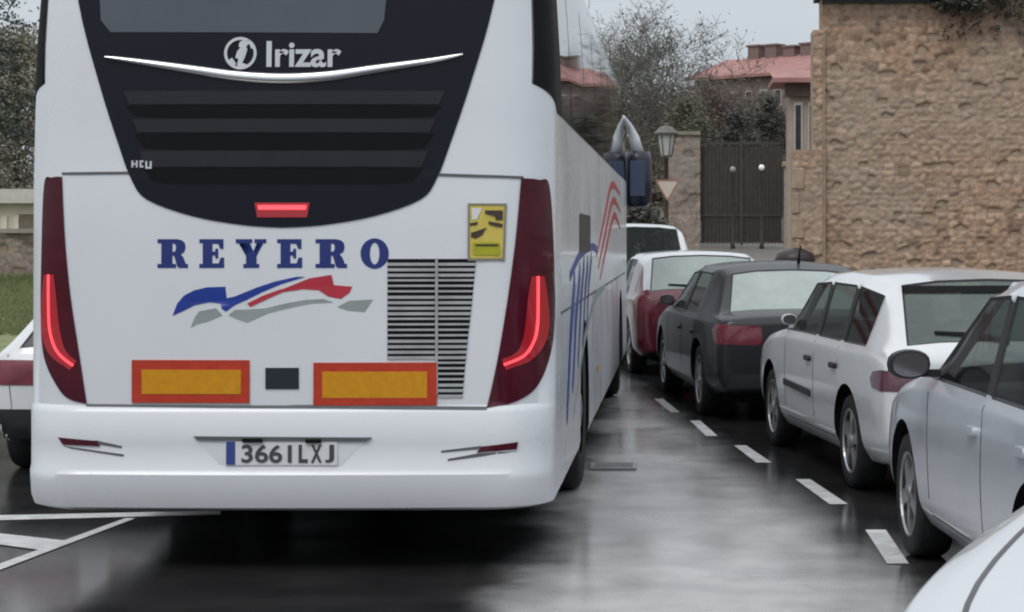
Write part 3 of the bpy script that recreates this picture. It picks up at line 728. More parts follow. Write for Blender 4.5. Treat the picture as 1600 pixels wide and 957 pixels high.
    b = grab({4}); b.verts.ensure_lookup_table(); seen = set(); isl = []
    for f in b.faces:
        if f in seen: continue
        st_, comp = [f], []
        seen.add(f)
        while st_:
            x = st_.pop(); comp.append(x)
            for e in x.edges:
                for f2 in e.link_faces:
                    if f2 not in seen: seen.add(f2); st_.append(f2)
        isl.append(comp)
    for comp in isl:
        mp = {}; vs = []; fs = []
        for f in comp:
            ids = []
            for v in f.verts:
                if v not in mp: mp[v] = len(vs); vs.append(tuple(v.co))
                ids.append(mp[v])
            fs.append(ids)
        mm = bpy.data.meshes.new('side_window'); mm.from_pydata(vs, [], fs); mkobj('side_window', mm, GLASSCAR, root, True)
    b.free()
    # wheels
    key = (wr, c.get('wheel', 'alloy'))
    if key not in WHEELS: WHEELS[key] = wheel_meshes(wr, .19, key[1])
    tm, dm = WHEELS[key]
    for y in (0, -wb):
        for s in (-1, 1):
            o = bpy.data.objects.new('wheel', tm); COL.objects.link(o); o.parent = root
            o.location = (s*(w-.03-.10), y, wr); o.rotation_euler = (rnd.uniform(0, 6), 0, 0 if s < 0 else math.pi)
            rm = bpy.data.objects.new('rim', dm); COL.objects.link(rm); rm.parent = o
    # lights, handles, mouldings, seams
    def side_patch(nm_, lp, m, off=.004, both=True, step=.05, depth=.006, parent=root):
        for sd in (('left', 'right') if both else ('left',)):
            patch(nm_, [fill([lp])], bvh, sd, m, parent, off, step=step, depth=depth)
    for sx_ in (-1, 1):
        if 'tail_side' in c:                          # lamp wrapping round the rear corner, laid on diagonally
            pts = [(-sx_*y, z) for y, z in c['tail_side']]
            patch('tail_light', [fill([pts])], bvh, (-sx_, 1, sx_*w*.93, tail+.05), c.get('lens', LENS), root, .0065, step=.03, depth=.01)
        elif 'tail' in c:
            pts = [(sx_*x, z) for x, z in c['tail']]
            patch('tail_light', [fill([pts])], bvh, 'rear', c.get('lens', LENS), root, .006, step=.03, depth=.01)
        hx = w*.80
        patch('headlight', [fill([[(sx_*(hx-.34), hf-.16),(sx_*(hx-.3), hf-.05),(sx_*hx, hf-.05),(sx_*(hx+.0), hf-.17)]])], bvh, 'front', HEADL, root, .006, step=.04)
    hz = c.get('handle_z', bz-.12)
    for y in (c['bp']+.16, c['cp']+.12):
        side_patch('door_handle', rrect(y-.09, hz-.018, y+.07, hz+.018, .015), c.get('handle', c['paint']), .022, depth=.025)
    for y0, y1 in c.get('moulding', []):
        side_patch('side_moulding', [(y0,.50),(y1,.515),(y1,.56),(y0,.545)], DARKTRIM, .012, depth=.014)
    sh = [[(c['cowl']-.18,bz-.06),(c['cowl']-.22,.5),(c['cowl']-.20,.30)], [(c['bp'],bz-.03),(c['bp'],.5),(c['bp'],.28)], [(c['cp']+.02,bz-.03),(c['cp']+.02,wr*2+.16)], [(c['cowl']-.20,.29),(-wb+wr+.08,.29)]]
    for sd in ('left', 'right'):
        patch('door_gap', [band(s_, .009) for s_ in sh], bvh, sd, DARKTRIM, root, .0015, step=.1, depth=.002)
    if c['type'] == 'sedan':
        patch('boot_gap', [band([(-w*.72,dz-.06),(-w*.70,.52),(w*.70,.52),(w*.72,dz-.06)], .009)], bvh, 'rear', DARKTRIM, root, .0015, step=.1, depth=.002)
    else:
        patch('boot_gap', [band([(-w*.80,dz-.03),(-w*.74,.42),(w*.74,.42),(w*.80,dz-.03)], .009)], bvh, 'rear', DARKTRIM, root, .0015, step=.1, depth=.002)
    if c['type'] != 'sedan':
        patch('rear_wiper', [band([(.02,dz+.03),(-.18,dz+.07),(-.42,dz+.085)], [.035,.022,.014])], bvh, 'rear', BLACKM, root, .014, step=.05, depth=.014)
    for nm_, z0, z1, hw in c.get('rear_trim', []):
        patch(nm_, [rectl(-hw, z0, hw, z1)], bvh, 'rear', DARKTRIM if 'spoil' not in nm_ else BLACKM, root, .012, step=.05, depth=.016)
    for s in (-1, 1):
        patch('bonnet_gap', [band(catmull([(s*(w-.24), LF-.16), (s*(w-.17), LF*.45), (s*(w-.155), c['cowl']+.06)], 6), .009)], bvh, 'top', SEAM, root, .002, step=.1, depth=.003)
    for sx_ in (-1, 1):
        for y, nm_ in ((c['bp']+.12, 'seat'), (c['cp']-.18, 'rear_seat')):
            sb_ = MB(); sb_.box((sx_*.36-.22, y-.10, .45), (sx_*.36+.22, y+.08, bz+.10)); so_ = sb_.build(nm_, SEATM, root, bevel=.04)
            sb_ = MB(); sb_.box((sx_*.36-.12, y-.10, bz+.12), (sx_*.36+.12, y-.01, bz+.30)); sb_.build('headrest', SEATM, so_, bevel=.04)
    db = MB(); db.box((-w+.14, c['cowl']-.55, .5), (w-.14, c['cowl']-.1, bz-.02)); db.build('dashboard', SEATM, root, bevel=.04)
    # mirrors
    for s in (-1, 1):
        mb = MB(); my, mz = c['cowl']-.26, bz+.075; k_ = c.get('mscale', .7); mx = s*(w+c.get('mir', .0))
        prof = [(0,-.085),(.055,-.08),(.085,-.04),(.095,0),(.085,.04),(0,.045)]
        mb.lathe(prof, 'y', 18, (0,0,0)); mb.v = [(mx+p[0]*1.15*k_, my-p[1]*k_, mz+math.copysign(abs(p[2]/.085)**.75, p[2])*.068*k_) for p in mb.v]
        mb.box((min(s*(w-.06), mx), my-.02, mz-.06), (max(s*(w-.06), mx), my+.02, mz-.025))
        mo = mb.build('wing_mirror', c.get('mirror', c['paint']), root, True); mo.modifiers.new('es', 'EDGE_SPLIT').split_angle = R(50)
        mg = MB(); mg.lathe([(0,0),(.078,0),(.078,.004),(0,.004)], 'y', 20); mg.v = [(mx+p[0]*1.12*k_, my-.050*k_+p[1], mz+math.copysign(abs(p[2]/.078)**.75, p[2])*.060*k_) for p in mg.v]
        mg.build('mirror_glass', MIRRORG, mo)
    if c.get('aerial'):
        ab = MB(); y = c['rr']+.25; ab.tube([(c['aerial'],y,rf_-.02),(c['aerial'],y-.01,rf_+.03),(c['aerial'],y-.10,rf_+.16)], [.02,.012,.004], 6); ab.build('aerial', BLACKM, root, True)
    ub = MB(); ub.box((-w+.3, tail+.3, .16), (w-.3, LF-.3, .24)); ub.build('underbody', BLACKM, root)
    return root

wagon = dict(cat='car', type='wagon', w=.83, LF=.80, LR=.86, wb=2.6, belt=.92, roof=1.375, tumble=.155, hood_f=.74, cowl_z=.93, cowl=-.42, rf=-1.08, bp=-1.62, cp=-2.38, rr=-2.98, deck=-3.34, deck_z=.93,
    rdrop=.055, quarter=True, paint=P_WHITE, rear_glass=GLASSGREEN, lens=LENSP, tail=[(.42,.66),(.44,.80),(.80,.81),(.84,.78),(.84,.67)], tail_side=[(-.15,.69),(-.18,.74),(-.14,.785),(-.04,.80),(.30,.79),(.31,.70),(.26,.68),(-.04,.675)],
    mir=-.03, mscale=.55, handle=DARKTRIM, handle_z=.76, moulding=[(-1.55,-.62)], mirror=P_WHITE, wr=.30, rear_trim=[('spoiler_strip',1.25,1.29,.55)])
build_car('estate_car', 'white estate car with dark green rear glass, parked ahead of the silver car', wagon, (.69, 15.2), -8.2, group='cars parked along the right kerb')

silver = dict(cat='car', type='hatch', w=.86, LF=.80, LR=.72, wb=2.55, belt=.93, roof=1.44, tumble=.15, hood_f=.72, cowl_z=.96, cowl=-.42, rf=-1.30, bp=-1.72, cp=-2.52, rr=-2.95, deck=-3.22, deck_z=.95,
    rdrop=.05, paint=P_SILVER, tail=[(.5,.62),(.52,.86),(.84,.88),(.84,.62)], mir=.09, mscale=.95, mirror=DARKTRIM, handle=P_SILVER, handle_z=.78, wr=.31)
build_car('silver_hatchback', 'pale silver-blue car with a dark wing mirror, nearest of the row seen side-on', silver, (1.125, 9.95), -4.6, group='cars parked along the right kerb')

sedan = dict(cat='car', type='sedan', w=.86, LF=.85, LR=.95, wb=2.62, belt=.90, roof=1.36, tumble=.2, hood_f=.70, cowl_z=.92, cowl=-.40, rf=-1.2, bp=-1.62, cp=-2.45, rr=-2.72, deck=-3.20, deck_z=.93,
    rdrop=.07, paint=P_GREY, rear_glass=GLASSSKY, tail=[(.44,.67),(.46,.83),(.80,.86),(.84,.80),(.84,.68)], tail_side=[(-.08,.71),(-.15,.80),(-.04,.85),(.30,.83),(.31,.70),(.28,.67),(-.02,.68)], wr=.315, aerial=.12, handle_z=.74,
    rear_trim=[('bumper_trim',.30,.42,.7)])
build_car('dark_saloon', 'dark grey saloon with rear window pale with painted sky reflection, parked beyond the white estate car', sedan, (-.20, 20.45), -7.6, group='cars parked along the right kerb')

redc = dict(cat='car', type='hatch', w=.86, LF=.80, LR=.68, wb=2.5, belt=.92, roof=1.42, tumble=.16, hood_f=.72, cowl_z=.95, cowl=-.42, rf=-1.25, bp=-1.68, cp=-2.4, rr=-2.78, deck=-3.08, deck_z=.96,
    rdrop=.05, paint=P_RED, sheen_paint=P_WHITE2, sheen_roof=True, rear_glass=GLASSSKY, tail=[(.55,.64),(.55,.92),(.84,.92),(.84,.64)], tail_side=[(-.06,.70),(-.12,.86),(-.02,.92),(.20,.91),(.19,.64),(-.02,.65)], wr=.31)  # white on the roof stands in for sky reflected in red paint
build_car('red_hatchback', 'dark red hatchback with roof painted pale as reflected sky, between coach front and dark saloon', redc, (-.96, 25.8), -7.6, group='cars parked along the right kerb')
suv = dict(cat='car', type='hatch', w=.92, LF=.85, LR=.80, wb=2.7, belt=1.10, roof=1.74, tumble=.18, hood_f=.92, cowl_z=1.12, cowl=-.45, rf=-1.3, bp=-1.75, cp=-2.6, rr=-3.15, deck=-3.42, deck_z=1.12,
    rdrop=.06, paint=P_WHITE2, lens=LENS, tail=[(.55,.85),(.55,1.1),(.88,1.1),(.88,.85)], wr=.34)
build_car('tall_white_car', 'tall white car with dark rear window, farthest of the row, under the coach mirror', suv, (-1.95, 31.6), -7, zbase=gz(30.2)-.05, group='cars parked along the right kerb')

nose = dict(cat='car', type='hatch', w=.90, LF=.85, LR=.75, wb=2.45, belt=1.10, roof=1.66, tumble=.17, hood_f=.97, cowl_z=1.15, cowl=-.45, rf=-1.3, bp=-1.72, cp=-2.55, rr=-3.0, deck=-3.25, deck_z=1.1,
    rdrop=.05, paint=P_NOSE, mir=-.06, mscale=.55, tail=[(.5,.7),(.52,.9),(.84,.92),(.84,.7)], wr=.33)
NOSE = build_car('white_suv', 'silvery white car close by with only its bonnet corner in view', nose, (2.07, 2.75), 206)

# parked at the far left, behind the coach's left corner
left = dict(cat='car', type='hatch', w=.74, LF=.66, LR=.60, wb=2.3, belt=.86, roof=1.38, tumble=.34, hood_f=.72, cowl_z=.9, cowl=-.38, rf=-1.15, bp=-1.55, cp=-2.15, rr=-2.45, deck=-2.82, deck_z=.84,
    rdrop=.06, paint=P_WHITE, lens=LENS, rear_glass=GLASSDK, tail=[(.10,.61),(.10,.775),(.72,.775),(.74,.61)], wr=.27, rear_trim=[('bumper_trim',.255,.45,.72)])
build_car('small_white_car', 'small white car with dark red tail lamp at the left rear of the coach', left, (-4.62, 16.1), 0)

# ------------------------------------------------------------------ right: rubble stone building
def stone_relief(name, x0, x1, z0, z1, y, res, parent, seed, sw=.20, shh=.12, m_=None):
    rg = random.Random(seed); cells = []
    zc = z0-.3; row = 0
    while zc < z1+.4:
        h = shh*rg.choice((.62,.8,1,1,1.25)); xc = x0-.4+rg.random()*.3
        while xc < x1+.4:
            wd = sw*rg.choice((.4,.6,.8,1,1,1.3,1.6)); cells.append((xc+wd/2, zc+h/2+rg.uniform(-.25,.25)*h, rg.random(), rg.random())); xc += wd
        zc += h
    kd = kdtree.KDTree(len(cells)); AN = 1.55
    for i, cc in enumerate(cells): kd.insert((cc[0], cc[1]*AN, 0), i)
    kd.balance()
    nx, nz = int((x1-x0)/res)+1, int((z1-z0)/res)+1
    vs = []; cols = []
    for j in range(nz):
        for i in range(nx):
            x, z = x0+(x1-x0)*i/(nx-1), z0+(z1-z0)*j/(nz-1)
            nv = mnoise.noise_vector((x*5, z*5, seed))*.035
            q = Vector((x+nv.x, (z+nv.y)*AN, 0)); r = kd.find_n(q, 2)
            d = (r[1][2]-r[0][2]); cc = cells[r[0][1]]
            e = min(1, max(0, d/.055)); e = e*e*(3-2*e)
            big = mnoise.noise((x*.5, z*.7, seed+3))
            hole = 1 if cc[2] < .07 else 0
            dep = e*(.011+.022*cc[3])+mnoise.noise((x*14, z*14, seed))*.008-hole*e*.09
            vs.append((x, y-dep, z))
            cols.append((cc[2], e*(1-hole*.98), .5+.5*big, 1))
    fs = [(j*nx+i, j*nx+i+1, (j+1)*nx+i+1, (j+1)*nx+i) for j in range(nz-1) for i in range(nx-1)]
    me = bpy.data.meshes.new(name); me.from_pydata(vs, [], fs)
    at = me.color_attributes.new('stone', 'FLOAT_COLOR', 'POINT')
    for k, cc in enumerate(cols): at.data[k].color = cc
    return mkobj(name, me, m_ or STONE, parent, True)

def stone_mat(name='rubble_stone', sat=1.0, val=1.0):
    m = bpy.data.materials.new(name); m.use_nodes = True; t = m.node_tree; b = t.nodes['Principled BSDF']; lk = t.links.new
    a = t.nodes.new('ShaderNodeAttribute'); a.attribute_name = 'stone'; sp = t.nodes.new('ShaderNodeSeparateColor'); lk(a.outputs['Color'], sp.inputs[0])
    cr = t.nodes.new('ShaderNodeValToRGB'); e = cr.color_ramp
    e.elements[0].position = 0; e.elements[0].color = (0.147,0.088,0.059,1); e.elements[1].position = 1; e.elements[1].color = (0.482,0.334,0.239,1)
    for p, c_ in ((.12,(0.209,0.130,0.091,1)),(.22,(0.356,0.226,0.146,1)),(.5,(0.398,0.256,0.171,1)),(.72,(0.356,0.244,0.184,1)),(.86,(0.460,0.306,0.205,1))):
        x = e.elements.new(p); x.color = c_
    lk(sp.outputs[0], cr.inputs[0])
    mo = t.nodes.new('ShaderNodeMix'); mo.data_type = 'RGBA'; mo.inputs[6].default_value = (0.288,0.213,0.157,1); lk(sp.outputs[1], mo.inputs[0]); lk(cr.outputs[0], mo.inputs[7])
    tc = t.nodes.new('ShaderNodeTexCoord'); n = t.nodes.new('ShaderNodeTexNoise'); n.inputs['Scale'].default_value = 9; n.inputs['Detail'].default_value = 8; n.inputs['Roughness'].default_value = .7; lk(tc.outputs['Object'], n.inputs['Vector'])
    mr = t.nodes.new('ShaderNodeMapRange'); mr.inputs['From Min'].default_value = .25; mr.inputs['From Max'].default_value = .75; mr.inputs['To Min'].default_value = .5; mr.inputs['To Max'].default_value = 1.5; lk(n.outputs[0], mr.inputs[0])
    mx = t.nodes.new('ShaderNodeMix'); mx.data_type = 'RGBA'; mx.blend_type = 'MULTIPLY'; mx.inputs[0].default_value = 1; lk(mo.outputs[2], mx.inputs[6]); lk(mr.outputs[0], mx.inputs[7])
    gr = t.nodes.new('ShaderNodeMix'); gr.data_type = 'RGBA'; gr.inputs[7].default_value = (0.332,0.282,0.223,1)
    mr2 = t.nodes.new('ShaderNodeMapRange'); mr2.inputs['From Min'].default_value = .42; mr2.inputs['From Max'].default_value = .7; mr2.inputs['To Max'].default_value = .5; lk(sp.outputs[2], mr2.inputs[0]); lk(mr2.outputs[0], gr.inputs[0]); lk(mx.outputs[2], gr.inputs[6])
    hv = t.nodes.new('ShaderNodeHueSaturation'); hv.inputs['Saturation'].default_value = sat; hv.inputs['Value'].default_value = val; lk(gr.outputs[2], hv.inputs['Color'])
    lk(hv.outputs[0], b.inputs['Base Color']); b.inputs['Roughness'].default_value = .85
    bp = t.nodes.new('ShaderNodeBump'); bp.inputs['Strength'].default_value = .5; bp.inputs['Distance'].default_value = .03; lk(n.outputs[0], bp.inputs['Height']); lk(bp.outputs[0], b.inputs['Normal'])
    return m
STONE = stone_mat()
STONEG = stone_mat('grey_pier_stone', .6, .75)
SANDST = mat('plain_sandstone', (.33,.245,.18), .85, var=.25, scale=4, bump=.5, bscale=16)
SLATE = mat('dark_roof_edge', (.05,.052,.056), .7, var=.3, scale=8)
TANPL = mat('tan_plaster', (.36,.28,.23), .85, var=.12, scale=2, bump=.15)
WY = 34.0; wx = lambda px: (px-CX)*WY/FP; wz = lambda py: CH+(CY-py)*WY/FP; g0 = gz(WY)
sb = thing('stone_building', 'rough tan rubble stone building rising behind the white estate car', 'building', (0, 0, 0))
stone_relief('wall', wx(1284), 11.0, g0-.1, wz(-5), WY, .03, sb, 11)
core = MB(); core.box((wx(1284), WY+.02, g0-.1), (11.0, WY+.7, wz(-5))); core.build('wall_core', SANDST, sb)
bt = stone_relief('buttress', wx(1238), wx(1284), g0-.1, wz(240), WY-.16, .03, sb, 5)
stone_relief('buttress', wx(1270), wx(1284), wz(235), wz(48), WY-.08, .03, sb, 6)
bc = MB(); bc.box((wx(1238), WY-.15, g0-.1), (wx(1284)+.05, WY+.6, wz(235))); bc.box((wx(1270), WY-.07, wz(235)), (wx(1284)+.05, WY+.6, wz(48))); bc.build('buttress_core', SANDST, sb)
for a in (0,):
    qs = MB()
    for k in range(6):
        z = g0+.05+k*.42; lw = .36 if k % 2 else .22
        qs.box((wx(1236), WY-.205, z), (wx(1236)+lw*.6, WY-.10, z+.36))
    qs.build('corner_stones', SANDST, sb, bevel=.02)
rf = MB(); rf.box((wx(1276), WY-.35, wz(-4)), (wx(1470), WY+.9, wz(-16))); rf.box((wx(1284), WY-.12, wz(6)), (wx(1462), WY, wz(-4))); rf.build('roof', SLATE, sb)

LEAFD = mat('dark_leaf', (.055,.055,.045), .6, var=.5, scale=20)
LEAFO = mat('olive_leaf', (.085,.085,.055), .65, var=.4, scale=20)
LEAFP = mat('pine_needles', (.022,.036,.024), .6, var=.5, scale=20)
LEAFB = mat('brown_leaf', (.11,.085,.068), .75, var=.4, scale=12)
BARK = mat('bark_grey_brown', (.065,.055,.048), .85, var=.35, scale=10, bump=.5)
TWIG = mat('twig_grey', (.12,.112,.10), .85, var=.3, scale=6)
TWIGB = mat('twig_brown', (.12,.088,.075), .85, var=.3, scale=6)
def leaves(mb, c, r, n, size, rg, flat=1.0):
    for _ in range(n):
        d = Vector((rg.gauss(0,1), rg.gauss(0,1), rg.gauss(0,1)*flat))
        if d.length < 1e-3: continue
        p = Vector(c)+d*(r*.48)
        a = Vector((rg.uniform(-1,1), rg.uniform(-1,1), rg.uniform(-1,1))).normalized(); b = a.orthogonal().normalized(); s = size*rg.uniform(.5,1.3)
        k = rg.uniform(.35,.6)
        mb.add([p-a*s, p+b*s*k, p+a*s, p-b*s*k], [(0,1,2,3)])

iv = MB(); rg = random.Random(21)
for k in range(34):
    px = rg.uniform(1462, 1640); py = rg.uniform(-30, 26)
    leaves(iv, (wx(px), WY-.16-rg.random()*.12, wz(py)), .22, 55, .06, rg, .8)
for k in range(16):
    px = rg.uniform(1465, 1640); leaves(iv, (wx(px), WY-.12, wz(rg.uniform(20, 60))), .10, 14, .045, rg, 1.6)
ivy = iv.build('ivy', LEAFD, None, fix=False); tag(ivy, 'dark ivy hanging over the top of the rubble stone wall', 'plant')

# bin by the corner
bn = thing('litter_bin', 'low dark brown bin standing at the corner of the stone building', 'bin', (wx(1236), WY-1.2, gz(WY-1.2)+.0))
b = MB(); b.lathe([(.0,.0),(.24,0),(.29,.9),(.31,.92),(.31,.98),(.0,.99)], 'z', 20); b.build('container', mat('bin_brown', (.045,.025,.028), .5, var=.3), bn, True)
b = MB(); b.lathe([(.33,.98),(.34,1.0),(.30,1.12),(.12,1.2),(0,1.21)], 'z', 20); b.build('lid', mat('bin_lid', (.03,.02,.022), .4, var=.3), bn, True)

# ------------------------------------------------------------------ right background
def bld_mat(name, col): return mat(name, col, .85, var=.15, scale=.6, bump=.1)
ROOFT = mat('red_roof_tiles', (.33,.17,.155), .8, var=.2, scale=1.3, bump=.4, bscale=9, stretch=(1,1,1))
FAC = bld_mat('far_facade', (.20,.155,.14)); WHF = mat('window_surround_pale', (.42,.39,.37), .7, var=.1); WDK = mat('window_dark', (.03,.032,.036), .2, var=.3)
def P3(px, py, Y): return Vector(((px-CX)*Y/FP, Y, CH+(CY-py)*Y/FP))
# long building with red roof, receding to the left
A, B_ = P3(1300, 107, 150), P3(1085, 121, 159)
fb = thing('far_apartment_house', 'long far house with red tiled roof and chimneys behind the trees', 'building', (A.x, A.y, gz(150)))
dirv = Vector((B_.x-A.x, B_.y-A.y, 0)); Ln = dirv.length; ang = math.atan2(dirv.y, dirv.x); fb.rotation_euler = (0, 0, ang)
EZ = A.z-gz(150)                                    # local: x along the facade, -? facing viewer = +y side flipped
fs_ = 1 if (Matrix.Rotation(ang, 3, 'Z') @ Vector((0,1,0))).y < 0 else -1
m = MB(); m.box((0, min(0,-fs_*9), 0), (Ln, max(0,-fs_*9), EZ)); m.build('wall', FAC, fb)
m = MB(); o_ = fs_*.6; rz_ = 1.75
m.add([(-.8,o_,EZ-.05),(Ln+.5,o_,EZ-.05),(Ln+.5,-fs_*4.5,EZ+rz_),(-.8,-fs_*4.5,EZ+rz_),(-.8,-fs_*9.6,EZ-.05),(Ln+.5,-fs_*9.6,EZ-.05),(-.8,o_,EZ-.3),(Ln+.5,o_,EZ-.3)], [(0,1,2,3),(3,2,5,4),(6,7,1,0),(0,3,4),(1,5,2)])
m.build('roof', ROOFT, fb)
for px_, hh in ((1129,1.15),(1157,1.1),(1186,.8),(1213,.95),(1246,1.5)):
    t_ = (1300-px_)/(1300-1085); x = Ln*t_
    m = MB(); m.box((x-.55, -fs_*4.5-.5, EZ+rz_-.6), (x+.55, -fs_*4.5+.5, EZ+rz_+hh*.75)); m.box((x-.68, -fs_*4.5-.6, EZ+rz_+hh*.75), (x+.68, -fs_*4.5+.6, EZ+rz_+hh*.75+.14)); m.build('chimney', mat('chimney_brick', (.19,.13,.12), .85, var=.2), fb)
for k in range(7):
    for row in range(2):
        x = .8+k*1.45; z = EZ-1.35-row*2.6-.6
        m = MB(); m.box((x-.36, fs_*.002, z-.65), (x+.36, fs_*.06, z+.65)); wn = m.build('window', WHF, fb)
        m = MB(); m.box((x-.25, fs_*.05, z-.54), (x+.25, fs_*.085, z+.54)); m.build('pane', WDK, wn)
# tan house with flat eave next to the stone building
HY = 52.; th = thing('tan_house', 'narrow tan house with overhanging eave and slit windows left of the stone building', 'building', (0, 0, 0))
hx = lambda px: (px-CX)*HY/FP; hz_ = lambda py: CH+(CY-py)*HY/FP
m = MB(); m.box((hx(1233), HY, gz(HY)-.1), (hx(1420), HY+1.5, hz_(136))); m.build('wall', TANPL, th)
m = MB(); m.box((hx(1206), HY-.5, hz_(131)), (hx(1430), HY+2, hz_(124))); m.add([(hx(1206),HY-.5,hz_(124)),(hx(1430),HY-.5,hz_(124)),(hx(1430),HY+2,hz_(100)),(hx(1206),HY+2,hz_(100))], [(0,1,2,3)]); m.build('roof', ROOFT, th)
m = MB(); m.box((hx(1226), HY-.2, hz_(152)), (hx(1420), HY-.003, hz_(131))); m.build('eave_board', mat('eave_brown', (.09,.06,.05), .7, var=.2), th)
for px0, px1 in ((1240,1254),(1262,1276)):
    m = MB(); m.box((hx(px0), HY-.05, hz_(240)), (hx(px1), HY-.002, hz_(160))); wn = m.build('window', WHF, th)
    m = MB(); m.box((hx(px0+3), HY-.075, hz_(236)), (hx(px1-3), HY-.04, hz_(165))); m.build('pane', WDK, wn)
# stone gate pier and pierced metal gate
GY = 58.; gxx = lambda px: (px-CX)*GY/FP; gzz = lambda py: CH+(CY-py)*GY/FP
gw = thing('gate_wall', 'tall tan stone gate pier behind the triangular sign', 'wall', (0,0,0))
stone_relief('wall', gxx(1040), gxx(1094), gz(GY)-.1, gzz(212), GY, .06, gw, 31, .34, .2, STONEG)
m = MB(); m.box((gxx(1040), GY+.02, gz(GY)-.1), (gxx(1094), GY+.7, gzz(212))); m.build('wall_core', STONEG, gw)
m = MB(); m.box((gxx(1040)-.05, GY-.1, gzz(212)), (gxx(1095), GY+.75, gzz(206))); m.build('coping', mat('pier_coping', (.22,.19,.15), .85, var=.25, scale=5), gw, bevel=.02)
gp2 = thing('gate_pier', 'slim pale stone gate pier beside the tan house', 'wall', (0,0,0))
m = MB(); m.box((gxx(1224), GY-.6, gz(GY)-.1), (gxx(1238), GY-.2, gzz(262))); m.build('shaft', mat('pale_pier_stone', (.33,.28,.23), .85, var=.2, scale=5, bump=.4), gp2, bevel=.02)
m = MB(); m.box((gxx(1221), GY-.66, gzz(262)), (gxx(1241), GY-.14, gzz(254))); m.build('cap', SANDST, gp2, bevel=.02)
IRON = mat('dark_iron', (.055,.046,.04), .5, var=.3)
gt = thing('iron_gate', 'dark brown boarded iron gate between the two stone piers', 'gate', (gxx(1094), GY+.2, gz(GY)))
wd = gxx(1224)-gxx(1094); H = gzz(212)-gz(GY)
m = MB()
nb = 22
for k in range(nb+1):
    x = wd*k/nb; m.tube([(x,0,.08),(x,0,H-.15+.1*math.cos(k*1.1))], .014, 6)
m.build('bars', IRON, gt)
m = MB()
for z in (.12, .9, H-.25): m.box((0,-.02,z),(wd,.02,z+.06))
m.box((wd/2-.04,-.025,.06),(wd/2+.04,.025,H)); m.build('gate_frame', IRON, gt)
m = MB(); m.box((.03,.022,.12),(wd-.03,.03,H-.3)); m.build('board_panel', IRON, gt)

# trees -----------------------------------------------------------------
def bare_tree(name, label, base, h, spread, seed, twig=TWIG, leaf=None, nleaf=0, levels=6, group=None, lean=(0,0), cat='tree', rad=None, pxmin=.006):
    rg = random.Random(seed); root = thing(name, label, cat, base, 0, group)
    tr, tw, lf = MB(), MB(), MB()
    def grow(p, d, ln, r, lv):
        pts = [p]; q = p.copy(); dd = d.copy()
        for k in range(3):
            dd = (dd+Vector((rg.uniform(-.2,.2), rg.uniform(-.2,.2), rg.uniform(-.04,.16)))).normalized(); q = q+dd*ln/3; pts.append(q.copy())
        rr = [r, r*.86, r*.74, r*.6]
        (tr if lv <= 1 else tw).tube(pts, rr, 7 if lv <= 1 else (4 if lv < 4 else 3), caps=False)
        if lv >= levels:
            if leaf: leaves(lf, q, .35, nleaf, .07, rg)
            return
        nch = 3 if lv == 0 else rg.choice((3,4,4))
        for k in range(nch):
            st_ = pts[-1] if k == 0 else pts[rg.choice((1,2,3))]
            sd_ = Vector((rg.gauss(0,1), rg.gauss(0,1), rg.gauss(.15,.5))).normalized()
            nd = (dd*(.75 if k == 0 else .35)+sd_*spread).normalized()
            grow(st_, nd, ln*rg.uniform(.62,.82), max(pxmin, rr[-1]*(.85 if k == 0 else .62)), lv+1)
    grow(Vector((0,0,-.1)), Vector((lean[0],lean[1],1)).normalized(), h*.30, rad or h*.02, 0)
    tr.build('trunk', BARK, root, True, fix=False)
    c_ = tw.build('crown', twig, root, False, fix=False)
    if leaf: lf.build('foliage', leaf, root, False, fix=False)
    return root
def G(px, Y): return ((px-CX)*Y/FP, Y, gz(Y))
bare_tree('bare_tree', 'tall grey leafless tree rising behind the coach mirror', G(1012,78), 9.8, .60, 3, TWIG, LEAFO, 1, 6, 'trees behind the gate', pxmin=.010)
bare_tree('bare_tree', 'leafless tree with olive buds beside the lantern', G(1052,84), 9.6, .62, 8, TWIG, LEAFO, 1, 6, 'trees behind the gate', pxmin=.010)
bare_tree('bare_tree', 'thin leafless tree rising left of the lantern, closest to the coach', G(985,88), 11.5, .56, 5, TWIG, LEAFO, 1, 6, 'trees behind the gate', pxmin=.010)
bare_tree('bare_tree', 'reddish brown leafless tree above the tall gate pier', G(1108,72), 7.0, .62, 14, TWIGB, LEAFB, 1, 6, 'trees behind the gate', pxmin=.009)
bare_tree('bare_tree', 'brown twiggy tree behind the dark gate below the red roof', G(1150,92), 8.0, .66, 17, TWIGB, LEAFB, 1, 6, 'trees behind the gate', pxmin=.010)
bare_tree('bare_tree', 'dense leafless tree filling the gap between lantern and tall gate pier', G(1076,80), 9.0, .66, 29, TWIG, LEAFO, 1, 6, 'trees behind the gate', pxmin=.010)
bare_tree('bare_tree', 'brown twiggy tree beside the tan house eave', G(1205,96), 7.2, .66, 23, TWIGB, LEAFB, 1, 6, 'trees behind the gate', pxmin=.010)

def bush_tree(name, label, base, h, rx, seed, leaf, n=60, per=70, size=.10, trunk_h=.25, group=None, cat='tree'):
    rg = random.Random(seed); root = thing(name, label, cat, base, 0, group); c_ = MB(); t_ = MB()
    t_.tube([(0,0,-.1),(.05,0,h*.4),(0,.04,h*.8)], [h*.022,h*.015,h*.006], 8)
    for k in range(n):
        u_ = rg.random(); z = h*(trunk_h+(1-trunk_h)*u_); rad = rx*math.sin(math.pi*min(.97, .18+.8*u_))**.7
        a = rg.uniform(0, 2*math.pi); rr = rad*math.sqrt(rg.random()); p = (math.cos(a)*rr, math.sin(a)*rr, z)
        t_.tube([(0,0,max(.2, z-rr*.5)), p], [.02,.006], 4, caps=False)
        leaves(c_, p, rx*.34*rg.uniform(.7,1.2), per, size, rg)
    t_.build('trunk', BARK, root, True, fix=False); c_.build('crown', leaf, root, False, fix=False); return root
